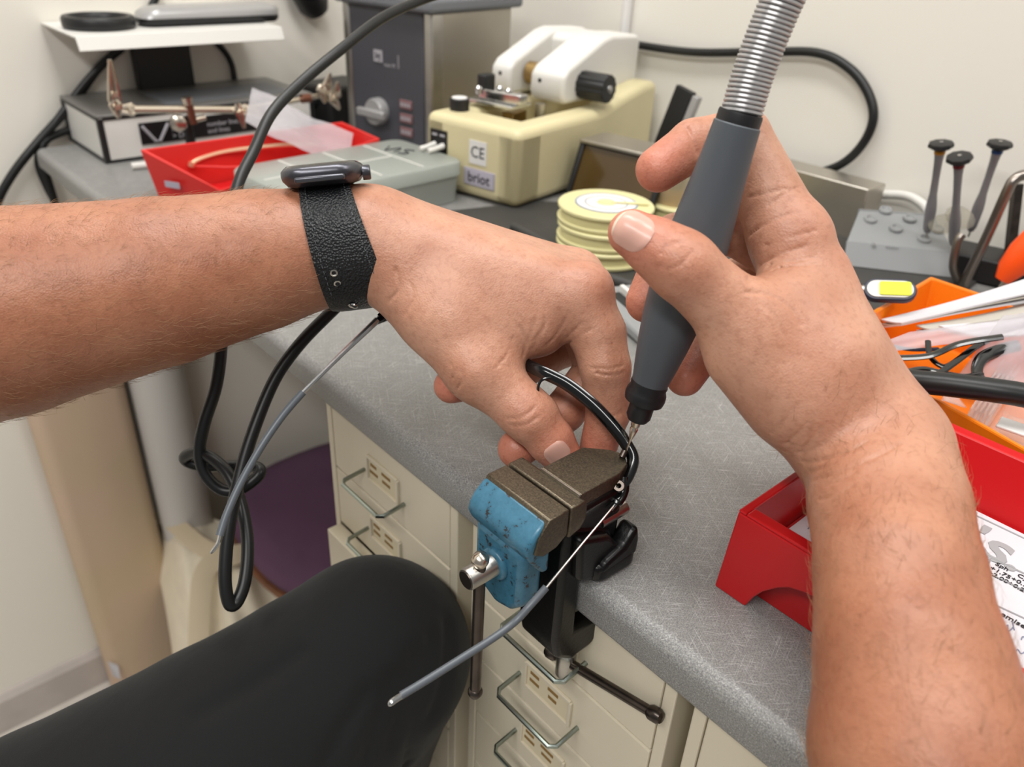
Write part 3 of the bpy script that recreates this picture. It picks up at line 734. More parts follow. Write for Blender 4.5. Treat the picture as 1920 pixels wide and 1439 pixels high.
loft([rr3(0.046, 0.172, 0.015, -1.045, 0.430, 0.1425), rr3(0.045, 0.170, 0.015, -1.045, 0.432, 0.1480), rr3(0.040, 0.160, 0.014, -1.045, 0.434, 0.1525), rr3(0.028, 0.140, 0.010, -1.045, 0.436, 0.1545)]).build('shell', 'silver_plastic', r, smooth=60)

# helping-hands holder in front of the light box
r = thing('helping_hands', 'metal helping-hands holder with alligator clips in front of the light box', 'tool holder', (-0.93, 0.345, 0.0))
rod0, rod1 = np.array([-0.93, 0.286, 0.0665]), np.array([-0.93, 0.398, 0.0545])
MB().lathe([(0.0, 0), (0.022, 0), (0.022, 0.006), (0.006, 0.012), (0.0045, 0.05), (0.0, 0.05)], Matrix.Translation((-0.945, 0.347, 0)), 24).build('base', 'black_plastic', r)
MB().tube([rod0, rod1], 0.0043, 12).build('rod', 'nickel', r)
MB().tube([(-0.93, 0.395, 0.055), (-0.935, 0.47, 0.056), (-0.94, 0.535, 0.060)], 0.0032, 12).build('rod', 'nickel', r)
m = MB(); m.tube([(-0.928, 0.345, 0.069), (-0.928, 0.347, 0.045)], 0.0045, 10); m.build('clamp', 'nickel_red_reflection', r)
MB().tube([(-0.928, 0.344, 0.074), (-0.928, 0.3445, 0.066)], [0.0065, 0.005], 12).build('wing_nut', 'nickel', r)
MB().lathe([(0, 0), (0.008, 0.0), (0.0095, 0.003), (0.0085, 0.007), (0.004, 0.009), (0.0, 0.009)], axis_frame((-0.932, 0.332, 0.047), (1, -0.4, 0.1)), 18).build('knob', 'nickel', r)
MB().tube([(-0.930, 0.345, 0.048), (-0.930, 0.362, 0.050)], 0.0035, 10).build('joint', 'nickel', r)
def clip(p, d, L):
    d = np.array(d, float) / np.linalg.norm(d); p = np.array(p, float)
    m = MB(); s = np.cross(d, (1, 0, 0.2)); s /= np.linalg.norm(s)
    for k in (-1, 1):
        m.tube([p + s * 0.001 * k, p + d * L * 0.25 + s * 0.004 * k, p + d * L * 0.6 + s * 0.0025 * k, p + d * L + s * 0.0006 * k], [0.002, 0.0034, 0.0026, 0.0014], 8)
    m.lathe([(0.0, -0.005), (0.003, -0.005), (0.003, 0.005), (0.0, 0.005)], axis_frame(p + d * L * 0.35, np.cross(d, s)), 12)
    m.build('alligator_clip', 'nickel', r)
clip((-0.93, 0.268, 0.066), (0.05, 0.06, 1), 0.052); clip((-0.93, 0.290, 0.066), (0, -1, 0.1), 0.022); clip((-0.928, 0.268, 0.078), (0, 0.05, -1), 0.018)
clip((-0.925, 0.400, 0.062), (0.1, 0.12, -1), 0.028); clip((-0.925, 0.400, 0.057), (0.15, 1, -0.35), 0.030)
for q, b in (((0.1, 0.25, 1), 0.0), ((0.2, 0.5, -0.9), 0.004), ((0.1, 0.1, 0.8), 0.012), ((0.2, 0.1, -1), -0.008)): clip((-0.935, 0.522 + b, 0.064 - b), q, 0.022)
MB().lathe([(0, -0.006), (0.0055, -0.006), (0.0055, 0.006), (0, 0.006)], axis_frame((-0.934, 0.492, 0.058), (0, 1, 0)), 12).build('collar', 'nickel_red_reflection', r)

# black power adapter in the corner
r = lth('power_adapter', 'bulky black power adapter behind the metal clips in the corner', 'adapter', (-1.045, 0.60), 12)
m = MB(); lbox(m, -0.035, 0.035, -0.045, 0.045, 0, 0.052); m.build('housing', 'black_plastic', r, bevel=0.006, **LB)
m = MB(); m.tube([(0.0, -0.045, 0.03), (0.01, -0.065, 0.03)], [0.009, 0.005], 12); m.build('strain_relief', 'black_rubber', r, **LB)
r = tag(MB().lathe([(0, 0), (0.016, 0), (0.022, 0.012), (0.022, 0.05), (0, 0.05)], axis_frame(Ut(596, 22, 1.12), (0.1, -0.5, 0.8)), 20).build('lamp_socket', 'black_plastic'), 'black round socket hanging above the corner left of the grey machine', 'socket')

# red bin with a zip bag and gold frame
r = lth('parts_bin', 'red plastic bin with a sloping side, in front of the light box', 'bin', (-0.80, 0.37), 0)
m = MB(); bin_mesh(m, [(-0.830, 0.254), (-0.755, 0.298), (-0.762, 0.487), (-0.836, 0.484)], [0.050, 0.021, 0.046, 0.050], 0.0005, 0.93, 0.0026); m.build('shell', 'red_plastic_far', r, smooth=0, bevel=0.001)
m = MB(); m.box((-0.800, 0.275, 0.020), (0.0008, 0.017, 0.006), Matrix.Rotation(math.radians(-60), 3, 'Z')); m.v = [tuple(Vector(p) + Vector((0.0, -0.006, 0))) for p in m.v]
m.build('sticker', 'label_lilac', r, smooth=0)
def film(name, label, cat, c, ux, uy, w, d, amp, mt='clear_film', seed=0, th=0.0004, n=14):
    rnd = np.random.RandomState(seed); ph = rnd.uniform(0, 6.28, 6); c = np.array(c); ux = np.array(ux, float); uy = np.array(uy, float)
    ux /= np.linalg.norm(ux); uy /= np.linalg.norm(uy); nz = np.cross(ux, uy); G = []
    for i in range(n):
        row = []
        for j in range(n):
            u = i / (n - 1) - 0.5; v = j / (n - 1) - 0.5
            h = amp * (math.sin(9 * u + ph[0] + 3 * v) + 0.7 * math.sin(11 * v + ph[1] - 4 * u) + 0.4 * math.sin(23 * u + 17 * v + ph[2]))
            row.append(c + ux * u * w + uy * v * d + nz * h)
        G.append(row)
    m = MB(); m.sheet(G, th); o = m.build(name, mt, smooth=70); tag(o, label, cat); return o
film('zip_bag', 'crumpled clear zip bag sticking up out of the red bin', 'bag', (-0.815, 0.420, 0.053), (0.55, 0.75, -0.45), (-0.75, 0.6, 0.55), 0.115, 0.055, 0.0022, seed=1)
film('red_film', 'crinkled dark red film lying in the red bin', 'film', (-0.797, 0.375, 0.009), (1, 0, 0), (0, 1, 0), 0.050, 0.15, 0.0016, 'red_plastic', seed=2)
r = thing('gold_frame', 'gold metal glasses front lying in the red bin', 'glasses', (-0.79, 0.35, 0.02))
P0 = [at(358, 308, z=0.030), at(378, 297, z=0.034), at(420, 285, z=0.037), at(480, 277, z=0.038), at(540, 272, z=0.038), at(592, 273, z=0.036)]
MB().tube(spline(P0, 6), 0.0022, 8).build('temple', 'gold', r)
MB().lathe([(0, -0.003), (0.0034, -0.002), (0.0034, 0.002), (0, 0.003)], axis_frame(at(359, 309, z=0.030), (0, 0.4, 1)), 12).build('hinge', 'gold', r)
MB().tube([at(362, 312, z=0.028), at(430, 314, z=0.028), at(470, 312, z=0.028)], 0.0013, 8).build('temple', 'red_plastic_far', r)
tag(MB().tube([at(247, 312, z=0.004), at(275, 309, z=0.004), at(330, 300, z=0.004)], 0.004, 10).build('white_stick', 'white_plastic'), 'short white stick poking out beneath the red bin', 'stick')

# translucent organizer with a handwritten word on its lid
r = lth('organizer_box', 'translucent grey compartment box with VIS written on its lid', 'box', (-0.751, 0.307), 3.4)
ow, od, oh = 0.114, 0.205, 0.043
loft([rr3(ow - 0.010, od - 0.010, 0.010, ow/2, od/2, 0.0005), rr3(ow - 0.004, od - 0.004, 0.013, ow/2, od/2, 0.030)]).build('tray', 'organizer_clear', r, smooth=50, **LB)
lid = loft([rr3(ow, od, 0.015, ow/2, od/2, 0.029), rr3(ow, od, 0.015, ow/2, od/2, oh - 0.002), rr3(ow - 0.004, od - 0.004, 0.013, ow/2, od/2, oh)]).build('lid', 'organizer_clear', r, smooth=50, **LB)
for k in range(1, 4):
    m = MB(); lbox(m, 0.006, ow - 0.006, od * k / 4 - 0.0008, od * k / 4 + 0.0008, oh - 0.0002, oh + 0.0007); m.build('divider', 'white_plastic', lid, **LB)
m = MB(); lbox(m, ow/2 - 0.0008, ow/2 + 0.0008, 0.006, od * 0.75, oh - 0.0002, oh + 0.0007); m.build('divider', 'white_plastic', lid, **LB)
def stroke(m, pts, Mx, rad=0.0006): m.tube([Mx @ Vector((p[0], p[1], 0)) for p in pts], rad, 6)
m = MB(); Mx = Matrix.Translation((0.030, 0.158, oh + 0.0006)) @ Matrix.Rotation(math.radians(18), 4, 'Z') @ Matrix.Scale(0.017, 4)
stroke(m, [(0, 1), (0.35, 0), (0.8, 1.1)], Mx); stroke(m, [(1.0, 0.8), (1.0, 0.05)], Mx); stroke(m, spline([(1.9, 1.0), (1.4, 0.95), (1.4, 0.6), (1.85, 0.4), (1.8, 0.05), (1.3, 0.0)], 5), Mx)
m.build('writing', 'print_black', lid, **LB)

# tall dark machine with stainless sides
r = lth('grey_machine', 'tall dark grey machine with stainless side, rotary knob and grey lid', 'machine', (-0.956, 0.563), 10.5)
gw, gd, gh = 0.150, 0.150, 0.163
m = MB(); lbox(m, 0.010, gw, 0.004, gd, 0.002, gh); m.build('body', 'stainless', r, bevel=0.002, **LB)
m = MB(); lbox(m, 0.012, gw - 0.012, 0.0, 0.006, 0.002, gh); m.build('front_panel', 'machine_dark', r, bevel=0.002, **LB)
m = MB(); lbox(m, 0.0, 0.012, 0.0, 0.02, 0.002, gh); m.build('trim_strip', 'satin_steel', r, bevel=0.002, **LB)
m = MB(); lbox(m, gw - 0.012, gw + 0.001, 0.001, 0.022, 0.002, gh); m.build('trim_strip', 'satin_steel', r, bevel=0.002, **LB)
m = MB(); lbox(m, -0.006, gw + 0.010, -0.010, gd + 0.012, gh, gh + 0.016); lidm = m.build('lid', 'machine_grey', r, bevel=0.005, bseg=3, **LB)
m = MB(); lbox(m, 0.01, gw - 0.006, 0.006, gd - 0.006, gh + 0.016, gh + 0.05); m.build('hopper', 'machine_grey', r, bevel=0.006, **LB)
m = MB(); lbox(m, 0.055, 0.0695, -0.0012, 0.0005, 0.1005, 0.114); lg = m.build('logo', 'label_text', r, **LB)
for a, b, c_, d_ in ((0.0585, 0.0600, 0.104, 0.1115), (0.0645, 0.0660, 0.1025, 0.1105), (0.0600, 0.0645, 0.1065, 0.1085)):
    m = MB(); lbox(m, a, b, -0.0018, -0.0008, c_, d_); m.build('logo_mark', 'machine_dark', lg, **LB)
text('print', 'mini M', 0.0070, 'label_text', r, Matrix.Translation((0.072, -0.0006, 0.0985)) @ FACE_Y, align='LEFT', world=False)
m = MB(); lbox(m, 0.0965, 0.0972, -0.0010, 0.0004, 0.097, 0.112); m.build('print_bar', 'label_text', r, **LB)
m = MB(); m.lathe([(0, 0), (0.0165, 0), (0.0165, 0.010), (0.0150, 0.013), (0, 0.014)], Matrix.Translation((0.062, -0.0005, 0.042)) @ Matrix.Rotation(math.pi / 2, 4, 'X'), 28)
kn = m.build('knob', 'silver_plastic', r, **LB)
m = MB(); lbox(m, 0.038, 0.086, -0.020, -0.012, 0.036, 0.046); m.build('knob_lever', 'silver_plastic', kn, bevel=0.002, **LB)
for k in range(3):
    m = MB(); lbox(m, 0.098, 0.119, -0.0020, 0.0005, 0.0510 - k * 0.0165, 0.0620 - k * 0.0165); b = m.build('button', 'label_lilac' if k == 0 else 'nickel_red_reflection', r, bevel=0.001, **LB)
    MATS['button_rose'] = MATS.get('button_rose') or mat('button_rose', '#7d5a5c', 0.5); b.data.materials[0] = MATS['button_rose']
    m = MB()
    for q in range(4): lbox(m, 0.1005 + q * 0.0045, 0.1030 + q * 0.0045, -0.0024, -0.0018, 0.0540 - k * 0.0165, 0.0590 - k * 0.0165)
    m.build('button_print', 'label_text', b, **LB)

# cream lens grooving machine
r = lth('grooving_machine', 'cream benchtop lens grooving machine with white head and black knob', 'machine', (-0.716, 0.515), 10.5, 0.0027)
cw, cd = 0.127, 0.272
side = [(0, 0.0), (cd, 0.0), (cd, 0.097), (cd - 0.03, 0.097), (cd - 0.075, 0.089), (cd - 0.115, 0.079), (0, 0.0785)]
YZl = Matrix(((0, 0, 1, 0), (1, 0, 0, 0), (0, 1, 0, 0), (0, 0, 0, 1)))
m = MB(); lbox(m, 0.02, cw - 0.02, 0.03, cd - 0.01, 0.0, 0.040); base = m.build('base', 'cream_plastic', r, **LB)
m = MB(); m.prism(side, cw - 0.034, cw, YZl); m.build('side_wall', 'cream_plastic', r, bevel=0.009, bseg=5, **LB)
m = MB(); m.prism(side, 0, 0.034, YZl); m.build('side_wall', 'cream_plastic', r, bevel=0.009, bseg=5, **LB)
m = MB(); lbox(m, 0.0, cw, 0.0, 0.045, 0.0, 0.0785); m.build('front_wall', 'cream_plastic', r, bevel=0.009, bseg=5, **LB)
m = MB(); lbox(m, 0.02, cw - 0.02, 0.17, cd, 0.03, 0.085); m.build('rear_block', 'cream_plastic', r, **LB)
m = MB(); lbox(m, 0.045, 0.060, 0.075, 0.10, 0.03, 0.075); m.build('lens_post', 'brass', r, bevel=0.001, **LB)
m = MB(); m.lathe([(0, 0.03), (0.006, 0.03), (0.006, 0.085), (0, 0.085)], Matrix.Translation((0.078, 0.10, 0)), 16); m.build('lens_post', 'satin_steel', r, **LB)
hp = [(0.118, 0.084), (0.112, 0.094), (0.113, 0.113), (0.122, 0.121), (0.188, 0.146), (0.205, 0.149), (0.262, 0.146), (0.268, 0.139), (0.268, 0.083)]
def hpr(x0, x1, pl, nm, mt='white_plastic', bv=0.005):
    m = MB(); m.prism(pl, x0, x1, YZl); return m.build(nm, mt, r, bevel=bv, bseg=4, **LB)
hpr(0.052, 0.098, hp, 'head_arm'); hpr(-0.004, 0.024, hp, 'head_arm')
hpr(0.015, 0.065, [(0.190, 0.084), (0.190, 0.139), (0.200, 0.146), (0.262, 0.144), (0.266, 0.137), (0.266, 0.084)], 'head_bridge', bv=0.003)
for x in (0.010, 0.066):
    m = MB(); m.lathe([(0, 0), (0.0024, 0), (0.0024, 0.0012), (0, 0.0012)], Matrix.Translation((x, 0.1136, 0.106)) @ Matrix.Rotation(math.pi / 2, 4, 'X'), 12); m.build('screw_hole', 'black_plastic', r, **LB)
RX = Matrix.Rotation(math.pi / 2, 4, 'Y')
m = MB(); m.lathe([(0, 0), (0.0125, 0), (0.0125, 0.016), (0, 0.016)], Matrix.Translation((0.028, 0.145, 0.106)) @ RX, 24); m.build('roller', 'brass', r, **LB)
m = MB(); m.lathe([(0, 0), (0.011, 0), (0.011, 0.004), (0.009, 0.004), (0.009, 0.012), (0, 0.012)], Matrix.Translation((0.042, 0.145, 0.106)) @ RX, 24); m.build('roller', 'satin_steel', r, **LB)
m = MB(); pts = []
n = 48
for i in range(n):
    a = 2 * math.pi * i / n; rad = 0.0150 - (0.0012 if i % 4 == 0 else 0); pts.append((rad * math.cos(a), rad * math.sin(a)))
m.prism(pts, 0, 0.036, Matrix.Translation((0.097, 0.150, 0.102)) @ RX); kb = m.build('knob', 'black_plastic', r, smooth=30, bevel=0.001, **LB)
m = MB(); m.lathe([(0, 0), (0.0045, 0), (0.0042, 0.0015), (0.002, 0.003), (0, 0.003)], Matrix.Translation((0.133, 0.150, 0.102)) @ RX, 18); m.build('knob_screw', 'chrome', kb, **LB)
m = MB(); lbox(m, 0.058, 0.076, 0.150, 0.172, 0.1405, 0.1412); q = m.build('type_label', 'envelope', r, **LB); q.rotation_euler = (math.radians(25), 0, 0); q.location = (0, 0.076, -0.067)
# lens carriage in the well
m = MB(); lbox(m, 0.012, 0.075, 0.052, 0.088, 0.083, 0.087); m.build('carriage_plate', 'chrome', r, bevel=0.001, **LB)
m = MB(); lbox(m, 0.022, 0.080, 0.060, 0.074, 0.087, 0.098); m.build('carriage_bar', 'chrome', r, bevel=0.0015, **LB)
m = MB(); m.lathe([(0, 0), (0.0105, 0), (0.0105, 0.012), (0.0095, 0.013), (0, 0.013)], Matrix.Translation((0.022, 0.030, 0.078)), 28); kc = m.build('thumb_wheel', 'black_plastic', r, **LB)
m = MB(); m.lathe([(0, 0.013), (0.0085, 0.013), (0.0080, 0.0138), (0, 0.0138)], Matrix.Translation((0.022, 0.030, 0.078)), 28); m.build('wheel_cap', 'label_white', kc, **LB)
m = MB(); lbox(m, 0.020, 0.032, 0.060, 0.078, 0.090, 0.112); m.build('carriage_lever', 'black_plastic', r, bevel=0.002, **LB)
for x, y in ((0.018, 0.085), (0.045, 0.070), (0.060, 0.066), (0.030, 0.052)):
    m = MB(); m.lathe([(0, 0), (0.004, 0), (0.004, 0.006), (0.002, 0.008), (0, 0.008)], Matrix.Translation((x, y, 0.094)), 12); m.build('carriage_screw', 'chrome', r, **LB)
# switches, approval label and maker plate on the front
m = MB(); lbox(m, 0.008, 0.032, -0.0008, 0.002, 0.036, 0.062); sp = m.build('switch_plate', 'label_black', r, **LB)
for k in range(2):
    m = MB(); m.tube([(0.014 + k * 0.012, 0.0, 0.046), (0.0125 + k * 0.012, -0.010, 0.0445), (0.010 + k * 0.012, -0.019, 0.043)], [0.0034, 0.0026, 0.0030], 10); m.build('toggle_switch', 'white_plastic', sp, **LB)
    m = MB(); lbox(m, 0.011 + k * 0.011, 0.018 + k * 0.011, -0.0011, -0.0006, 0.0555, 0.0580); m.build('switch_print', 'label_text', sp, **LB)
m = MB(); lbox(m, 0.063, 0.086, -0.0006, 0.002, 0.036, 0.060); cl = m.build('approval_label', 'label_white', r, **LB)
text('print', 'CE', 0.0165, 'print_black', cl, Matrix.Translation((0.0745, -0.0008, 0.048)) @ FACE_Y, world=False, xs=0.95)
m = MB(); lbox(m, 0.056, 0.098, -0.0008, 0.002, 0.0125, 0.0310); mp_ = m.build('maker_plate', 'label_lilac', r, bevel=0.0005, **LB)
m = MB(); lbox(m, 0.0575, 0.0965, -0.0012, 0.0, 0.0140, 0.0295); m.build('plate_field', 'label_white', mp_, **LB); mp_.children[0].data.materials[0] = mat('plate_grey', '#b9b4c0', 0.4)
text('print', 'briot', 0.0150, 'print_black', mp_, Matrix.Translation((0.077, -0.0014, 0.0218)) @ FACE_Y, world=False, ext=0.0003)

# black framed holder with a brown pane
r = lth('framed_holder', 'black framed stand with a dark brown pane behind the yellow discs', 'stand', (-0.590, 0.604), 9)
fw, fh = 0.106, 0.068
tilt = Matrix.Rotation(math.radians(-22), 4, 'X')
def fb(x0, x1, y0, y1, z0, z1, nm, mt, bv=0.0015):
    m = MB(); lbox(m, x0, x1, y0, y1, z0, z1); m.v = [tuple(tilt @ Vector(p) + Vector((0, 0, 0.001))) for p in m.v]; m.build(nm, mt, r, bevel=bv, **LB)
fb(0.0, 0.006, 0, 0.006, 0, fh, 'frame_bar', 'black_plastic'); fb(fw - 0.006, fw, 0, 0.006, 0, fh, 'frame_bar', 'black_plastic'); fb(0.0, fw, 0, 0.006, fh - 0.006, fh, 'frame_bar', 'black_plastic'); fb(0.0, fw, 0, 0.006, 0, 0.005, 'frame_bar', 'black_plastic')
fb(0.004, fw - 0.004, 0.003, 0.005, 0.004, fh - 0.004, 'pane', 'brown_glass', 0.0)
m = MB(); lbox(m, 0.0, fw, 0.022, 0.070, 0.0595, 0.0635); m.build('top_shelf', 'stainless', r, bevel=0.001, **LB)
m = MB(); lbox(m, 0.002, fw - 0.002, 0.060, 0.069, 0.001, 0.0590); m.build('rear_panel', 'black_plastic', r, **LB)

# dark rubber mat with a raised lip, in front of the machines
MP = [(-0.636, 0.455), (-0.560, 0.482), (-0.525, 0.490), (-0.404, 0.474), (-0.22, 0.520), (-0.205, 0.66), (-0.22, 0.80), (-0.40, 0.80), (-0.60, 0.58)]
m = MB(); m.prism(MP, 0.0004, 0.0026); rm = m.build('rubber_mat', 'mat_rubber', smooth=0, bevel=0.001); tag(rm, 'dark grey rubber mat under the discs and screwdriver stand', 'mat')
m = MB(); m.tube(spline([(-0.548, 0.497, 0.0055), (-0.528, 0.494, 0.0065), (-0.46, 0.486, 0.0065), (-0.408, 0.478, 0.0065), (-0.33, 0.496, 0.0062), (-0.26, 0.514, 0.006)], 6), 0.0045, 10); m.build('lip', 'mat_rubber', rm)

# three stacked pale yellow wire discs, and one more behind
prof = [(0.0, 0.0), (0.0415, 0.0), (0.0425, 0.0012), (0.0425, 0.0030), (0.0385, 0.0042), (0.0385, 0.0112), (0.0425, 0.0122), (0.0425, 0.0140), (0.0415, 0.0150), (0.0, 0.0150)]
c0 = at(1137, 380, z=0.050)
def disc(c, label, top=False):
    r = thing('wire_disc', label, 'disc', c, 0.6, 'pale yellow wire discs')
    MB().lathe(prof, None, 48).build('rim', 'spool_yellow', r, **LB)
    if top:
        l = MB().lathe([(0, 0.0150), (0.0265, 0.0150), (0.0265, 0.0154), (0, 0.0154)], None, 40).build('label', 'label_white', r, **LB)
        MB().lathe([(0.0262, 0.0151), (0.0275, 0.0151), (0.0275, 0.0155), (0.0262, 0.0155)], None, 40, True).build('label_edge', 'pen_blue', l, **LB)
        MB().lathe([(0, 0.0154), (0.0085, 0.0154), (0.0075, 0.0166), (0.004, 0.0160), (0, 0.0160)], None, 24).build('hub', 'spool_yellow', r, **LB)
        m = MB()
        for k in range(26):
            a = 2 * math.pi * k / 26; m.box((0.0185 * math.cos(a), 0.0185 * math.sin(a), 0.0155), (0.0012, 0.004, 0.0002), Matrix.Rotation(a, 3, 'Z'))
        m.build('print_ring', 'print_grey', l, **LB)
        m = MB(); m.tube([(0.004, 0, 0.0163), (0.036, 0.006, 0.0163)], [0.0006, 0.002], 6); m.build('tab', 'spool_yellow', r, **LB)
    return r
disc((c0[0], c0[1], 0.0345), 'pale yellow disc with white printed label, topmost of the stack', True)
disc((c0[0] + 0.002, c0[1] - 0.001, 0.0190), 'pale yellow disc in the middle of the stack')
disc((c0[0] + 0.003, c0[1] - 0.002, 0.0032), 'pale yellow disc at the bottom of the stack')
d4 = at(1185, 430, z=0.0); disc((d4[0] + 0.005, d4[1] + 0.075, 0.0032), 'pale yellow disc lying behind the stack of discs')
r = thing('amber_jar', 'clear jar half full of amber liquid behind the yellow discs', 'jar', (-0.487, 0.668, 0.003))
MB().lathe([(0, 0.0012), (0.0255, 0.0012), (0.0255, 0.030), (0, 0.030)], None, 32).build('liquid', 'amber_liquid', r, **LB)
MB().lathe([(0, 0), (0.0270, 0), (0.0280, 0.002), (0.0280, 0.045), (0.0255, 0.050), (0.0, 0.050)], None, 32).build('glass', 'jar_clear', r, **LB)
MB().lathe([(0, 0.049), (0.029, 0.049), (0.029, 0.058), (0, 0.058)], None, 32).build('cap', 'spool_yellow', r, **LB)

# slanting dark panel near the wall
r = lth('upright_panel', 'slim dark panel leaning upright beside the cream machine', 'panel', at(1222, 300, y=0.735)[:2], 0)
pz = at(1296, 170, y=0.745)[2]
m = MB(); lbox(m, -0.012, 0.012, -0.004, 0.004, 0.0, pz + 0.004); Rl = Matrix.Rotation(math.radians(13), 4, 'Y') @ Matrix.Rotation(math.radians(-6), 4, 'X')
m.v = [tuple(Rl @ Vector(p)) for p in m.v]; m.build('plate', 'black_plastic', r, bevel=0.001, **LB)
m = MB(); lbox(m, 0.012, 0.020, -0.003, 0.006, 0.0, pz + 0.002); m.v = [tuple(Rl @ Vector(p)) for p in m.v]; m.build('edge', 'silver_plastic', r, bevel=0.001, **LB)

# grey slotted tray between the hands
r = lth('slotted_tray', 'light grey slotted tray seen between the two hands', 'tray', at(1185, 640, z=0.0)[:2], -20)
m = MB(); lbox(m, -0.075, 0.045, 0.0, 0.075, 0.0005, 0.010); m.build('base', 'stand_grey', r, bevel=0.003, **LB)
for k in range(4):
    m = MB(); lbox(m, -0.060, 0.035, 0.012 + k * 0.016, 0.020 + k * 0.016, 0.0100, 0.0108); m.build('slot', 'black_plastic', r, **LB)
    m = MB(); lbox(m, -0.062, 0.037, 0.0205 + k * 0.016, 0.0245 + k * 0.016, 0.0095, 0.0165); m.build('rib', 'white_plastic', r, bevel=0.001, **LB)

# stainless box behind the right hand
r = tag(MB().box((-0.405, 0.776, 0.0265), (0.140, 0.036, 0.053)).build('stainless_box', 'stainless', bevel=0.0012), 'low stainless steel box between the right hand and the wall', 'box')
# white cord curving behind the screwdriver stand
tag(MB().tube(spline([at(1560, 380, y=0.812), at(1620, 368, y=0.812), at(1690, 366, y=0.810), at(1725, 380, y=0.805), at(1742, 402, y=0.80), at(1750, 440, y=0.79)], 8), 0.0045, 10).build('white_power_cord', 'white_plastic'), 'thick white cord curving behind the screwdriver stand', 'cord')

# screwdriver stand with dimples and three screwdrivers
q = [at(1588, 452, z=0.022), at(1790, 474, z=0.022), at(1752, 402, z=0.038), at(1612, 392, z=0.038)]
r = thing('screwdriver_stand', 'light grey sloping screwdriver stand with round dimples', 'stand', (float(q[0][0]), float(q[0][1]), 0.0026))
m = MB(); top = [Vector(p) for p in q]; low = [Vector((p[0], p[1], p[2] - 0.003)) for p in q]
m.add(top + low, [(0, 1, 2, 3), (4, 7, 6, 5), (0, 4, 5, 1), (1, 5, 6, 2), (2, 6, 7, 3), (3, 7, 4, 0)]); m.build('plate', 'stand_grey', r, smooth=0, bevel=0.001)
fx = (top[1] - top[0]).normalized(); fn_ = Vector((fx.y, -fx.x, 0)).normalized()
m = MB(); A = [top[0], top[1], top[1] + fn_ * 0.012 + Vector((0, 0, -0.0188)), top[0] + fn_ * 0.012 + Vector((0, 0, -0.0188))]
Bk = [p - fn_ * 0.003 - Vector((0, 0, 0.001)) for p in A]; m.add(A + Bk, [(0, 3, 2, 1), (4, 5, 6, 7), (0, 1, 5, 4), (1, 2, 6, 5), (2, 3, 7, 6), (3, 0, 4, 7)]); m.build('front_lip', 'stand_grey', r, smooth=0)
m = MB(); A = [top[2], top[3], Vector((top[3].x, top[3].y, 0.003)), Vector((top[2].x, top[2].y, 0.003))]; Bk = [p - Vector((0, 0.003, 0)) for p in A]
m.add(A + Bk, [(0, 1, 2, 3), (4, 7, 6, 5), (0, 4, 5, 1), (1, 5, 6, 2), (2, 6, 7, 3), (3, 7, 4, 0)]); m.build('rear_leg', 'stand_grey', r, smooth=0)
pn = (top[1] - top[0]).cross(top[3] - top[0]).normalized()
if pn.z < 0: pn = -pn
def on_plate(px, py):
    rr_ = Vector(ray(px, py)); o_ = Vector(CAM); t = (top[0] - o_).dot(pn) / rr_.dot(pn); return o_ + rr_ * t
for px, py in ((1632, 412), (1660, 395), (1680, 429), (1706, 410), (1733, 449), (1758, 430)):
    MB().lathe([(0.0045, 0.0), (0.0062, 0.0), (0.0056, 0.0018), (0.0042, 0.0022), (0.0026, 0.0006), (0.0, 0.0004)], axis_frame(on_plate(px, py), pn), 20).build('dimple', 'stand_grey', r)
# faint raised emblem
text('emblem', 'B    -----', 0.007, 'stand_grey', r, frame(on_plate(1660, 462) + pn * 0.0002, fx, pn), ext=0.0003)
def screwdriver(b, t, band, label):
    b = Vector(b); t = Vector(t); ax = t - b; L = ax.length
    r = thing('precision_screwdriver', label, 'screwdriver', b, rot=ax.to_track_quat('Z', 'Y').to_euler(), group='precision screwdrivers')
    MB().lathe([(0, -0.004), (0.0008, -0.004), (0.0010, L * 0.10), (0, L * 0.10)], None, 10).build('blade', 'satin_steel', r, **LB)
    MB().lathe([(0, 0.002), (0.0026, 0.002), (0.0040, L * 0.07), (0.0043, L * 0.12), (0.0047, L * 0.28), (0.0043, L * 0.35), (0.0032, L * 0.45), (0.0030, L * 0.62), (0.0034, L * 0.80), (0.0042, L * 0.90), (0, L * 0.90)], None, 18).build('handle', 'screwdriver_grey', r, **LB)
    MB().lathe([(0.0040, L * 0.88), (0.0045, L * 0.885), (0.0045, L * 0.915), (0.0040, L * 0.92)], None, 18, True).build('colour_band', band, r, **LB)
    c = MB().lathe([(0, L * 0.915), (0.0050, L * 0.92), (0.0098, L * 0.955), (0.0104, L * 0.97), (0.0098, L * 0.995), (0.0070, L), (0, L)], None, 9).build('swivel_cap', 'black_plastic', r, smooth=25, **LB)
    MB().lathe([(0, L), (0.0016, L), (0.0016, L + 0.0006), (0, L + 0.0006)], None, 12).build('cap_pin', 'chrome', c, **LB)
def sd(bx, by, tx, ty, band, label, dt=0.048):
    b = on_plate(bx, by) + pn * 0.004; tb = (b - Vector(CAM)).length / Vector(ray(bx, by)).length
    screwdriver(b, Ut(tx, ty, tb - dt), band, label)
sd(1735, 446, 1765, 267, 'band_yellow', 'grey precision screwdriver with yellow band, leftmost in the stand')
sd(1784, 470, 1799, 292, 'band_red', 'grey precision screwdriver with dark red band, nearest in the stand', 0.055)
sd(1815, 443, 1876, 266, 'band_blue', 'grey precision screwdriver with blue band leaning right', 0.050)
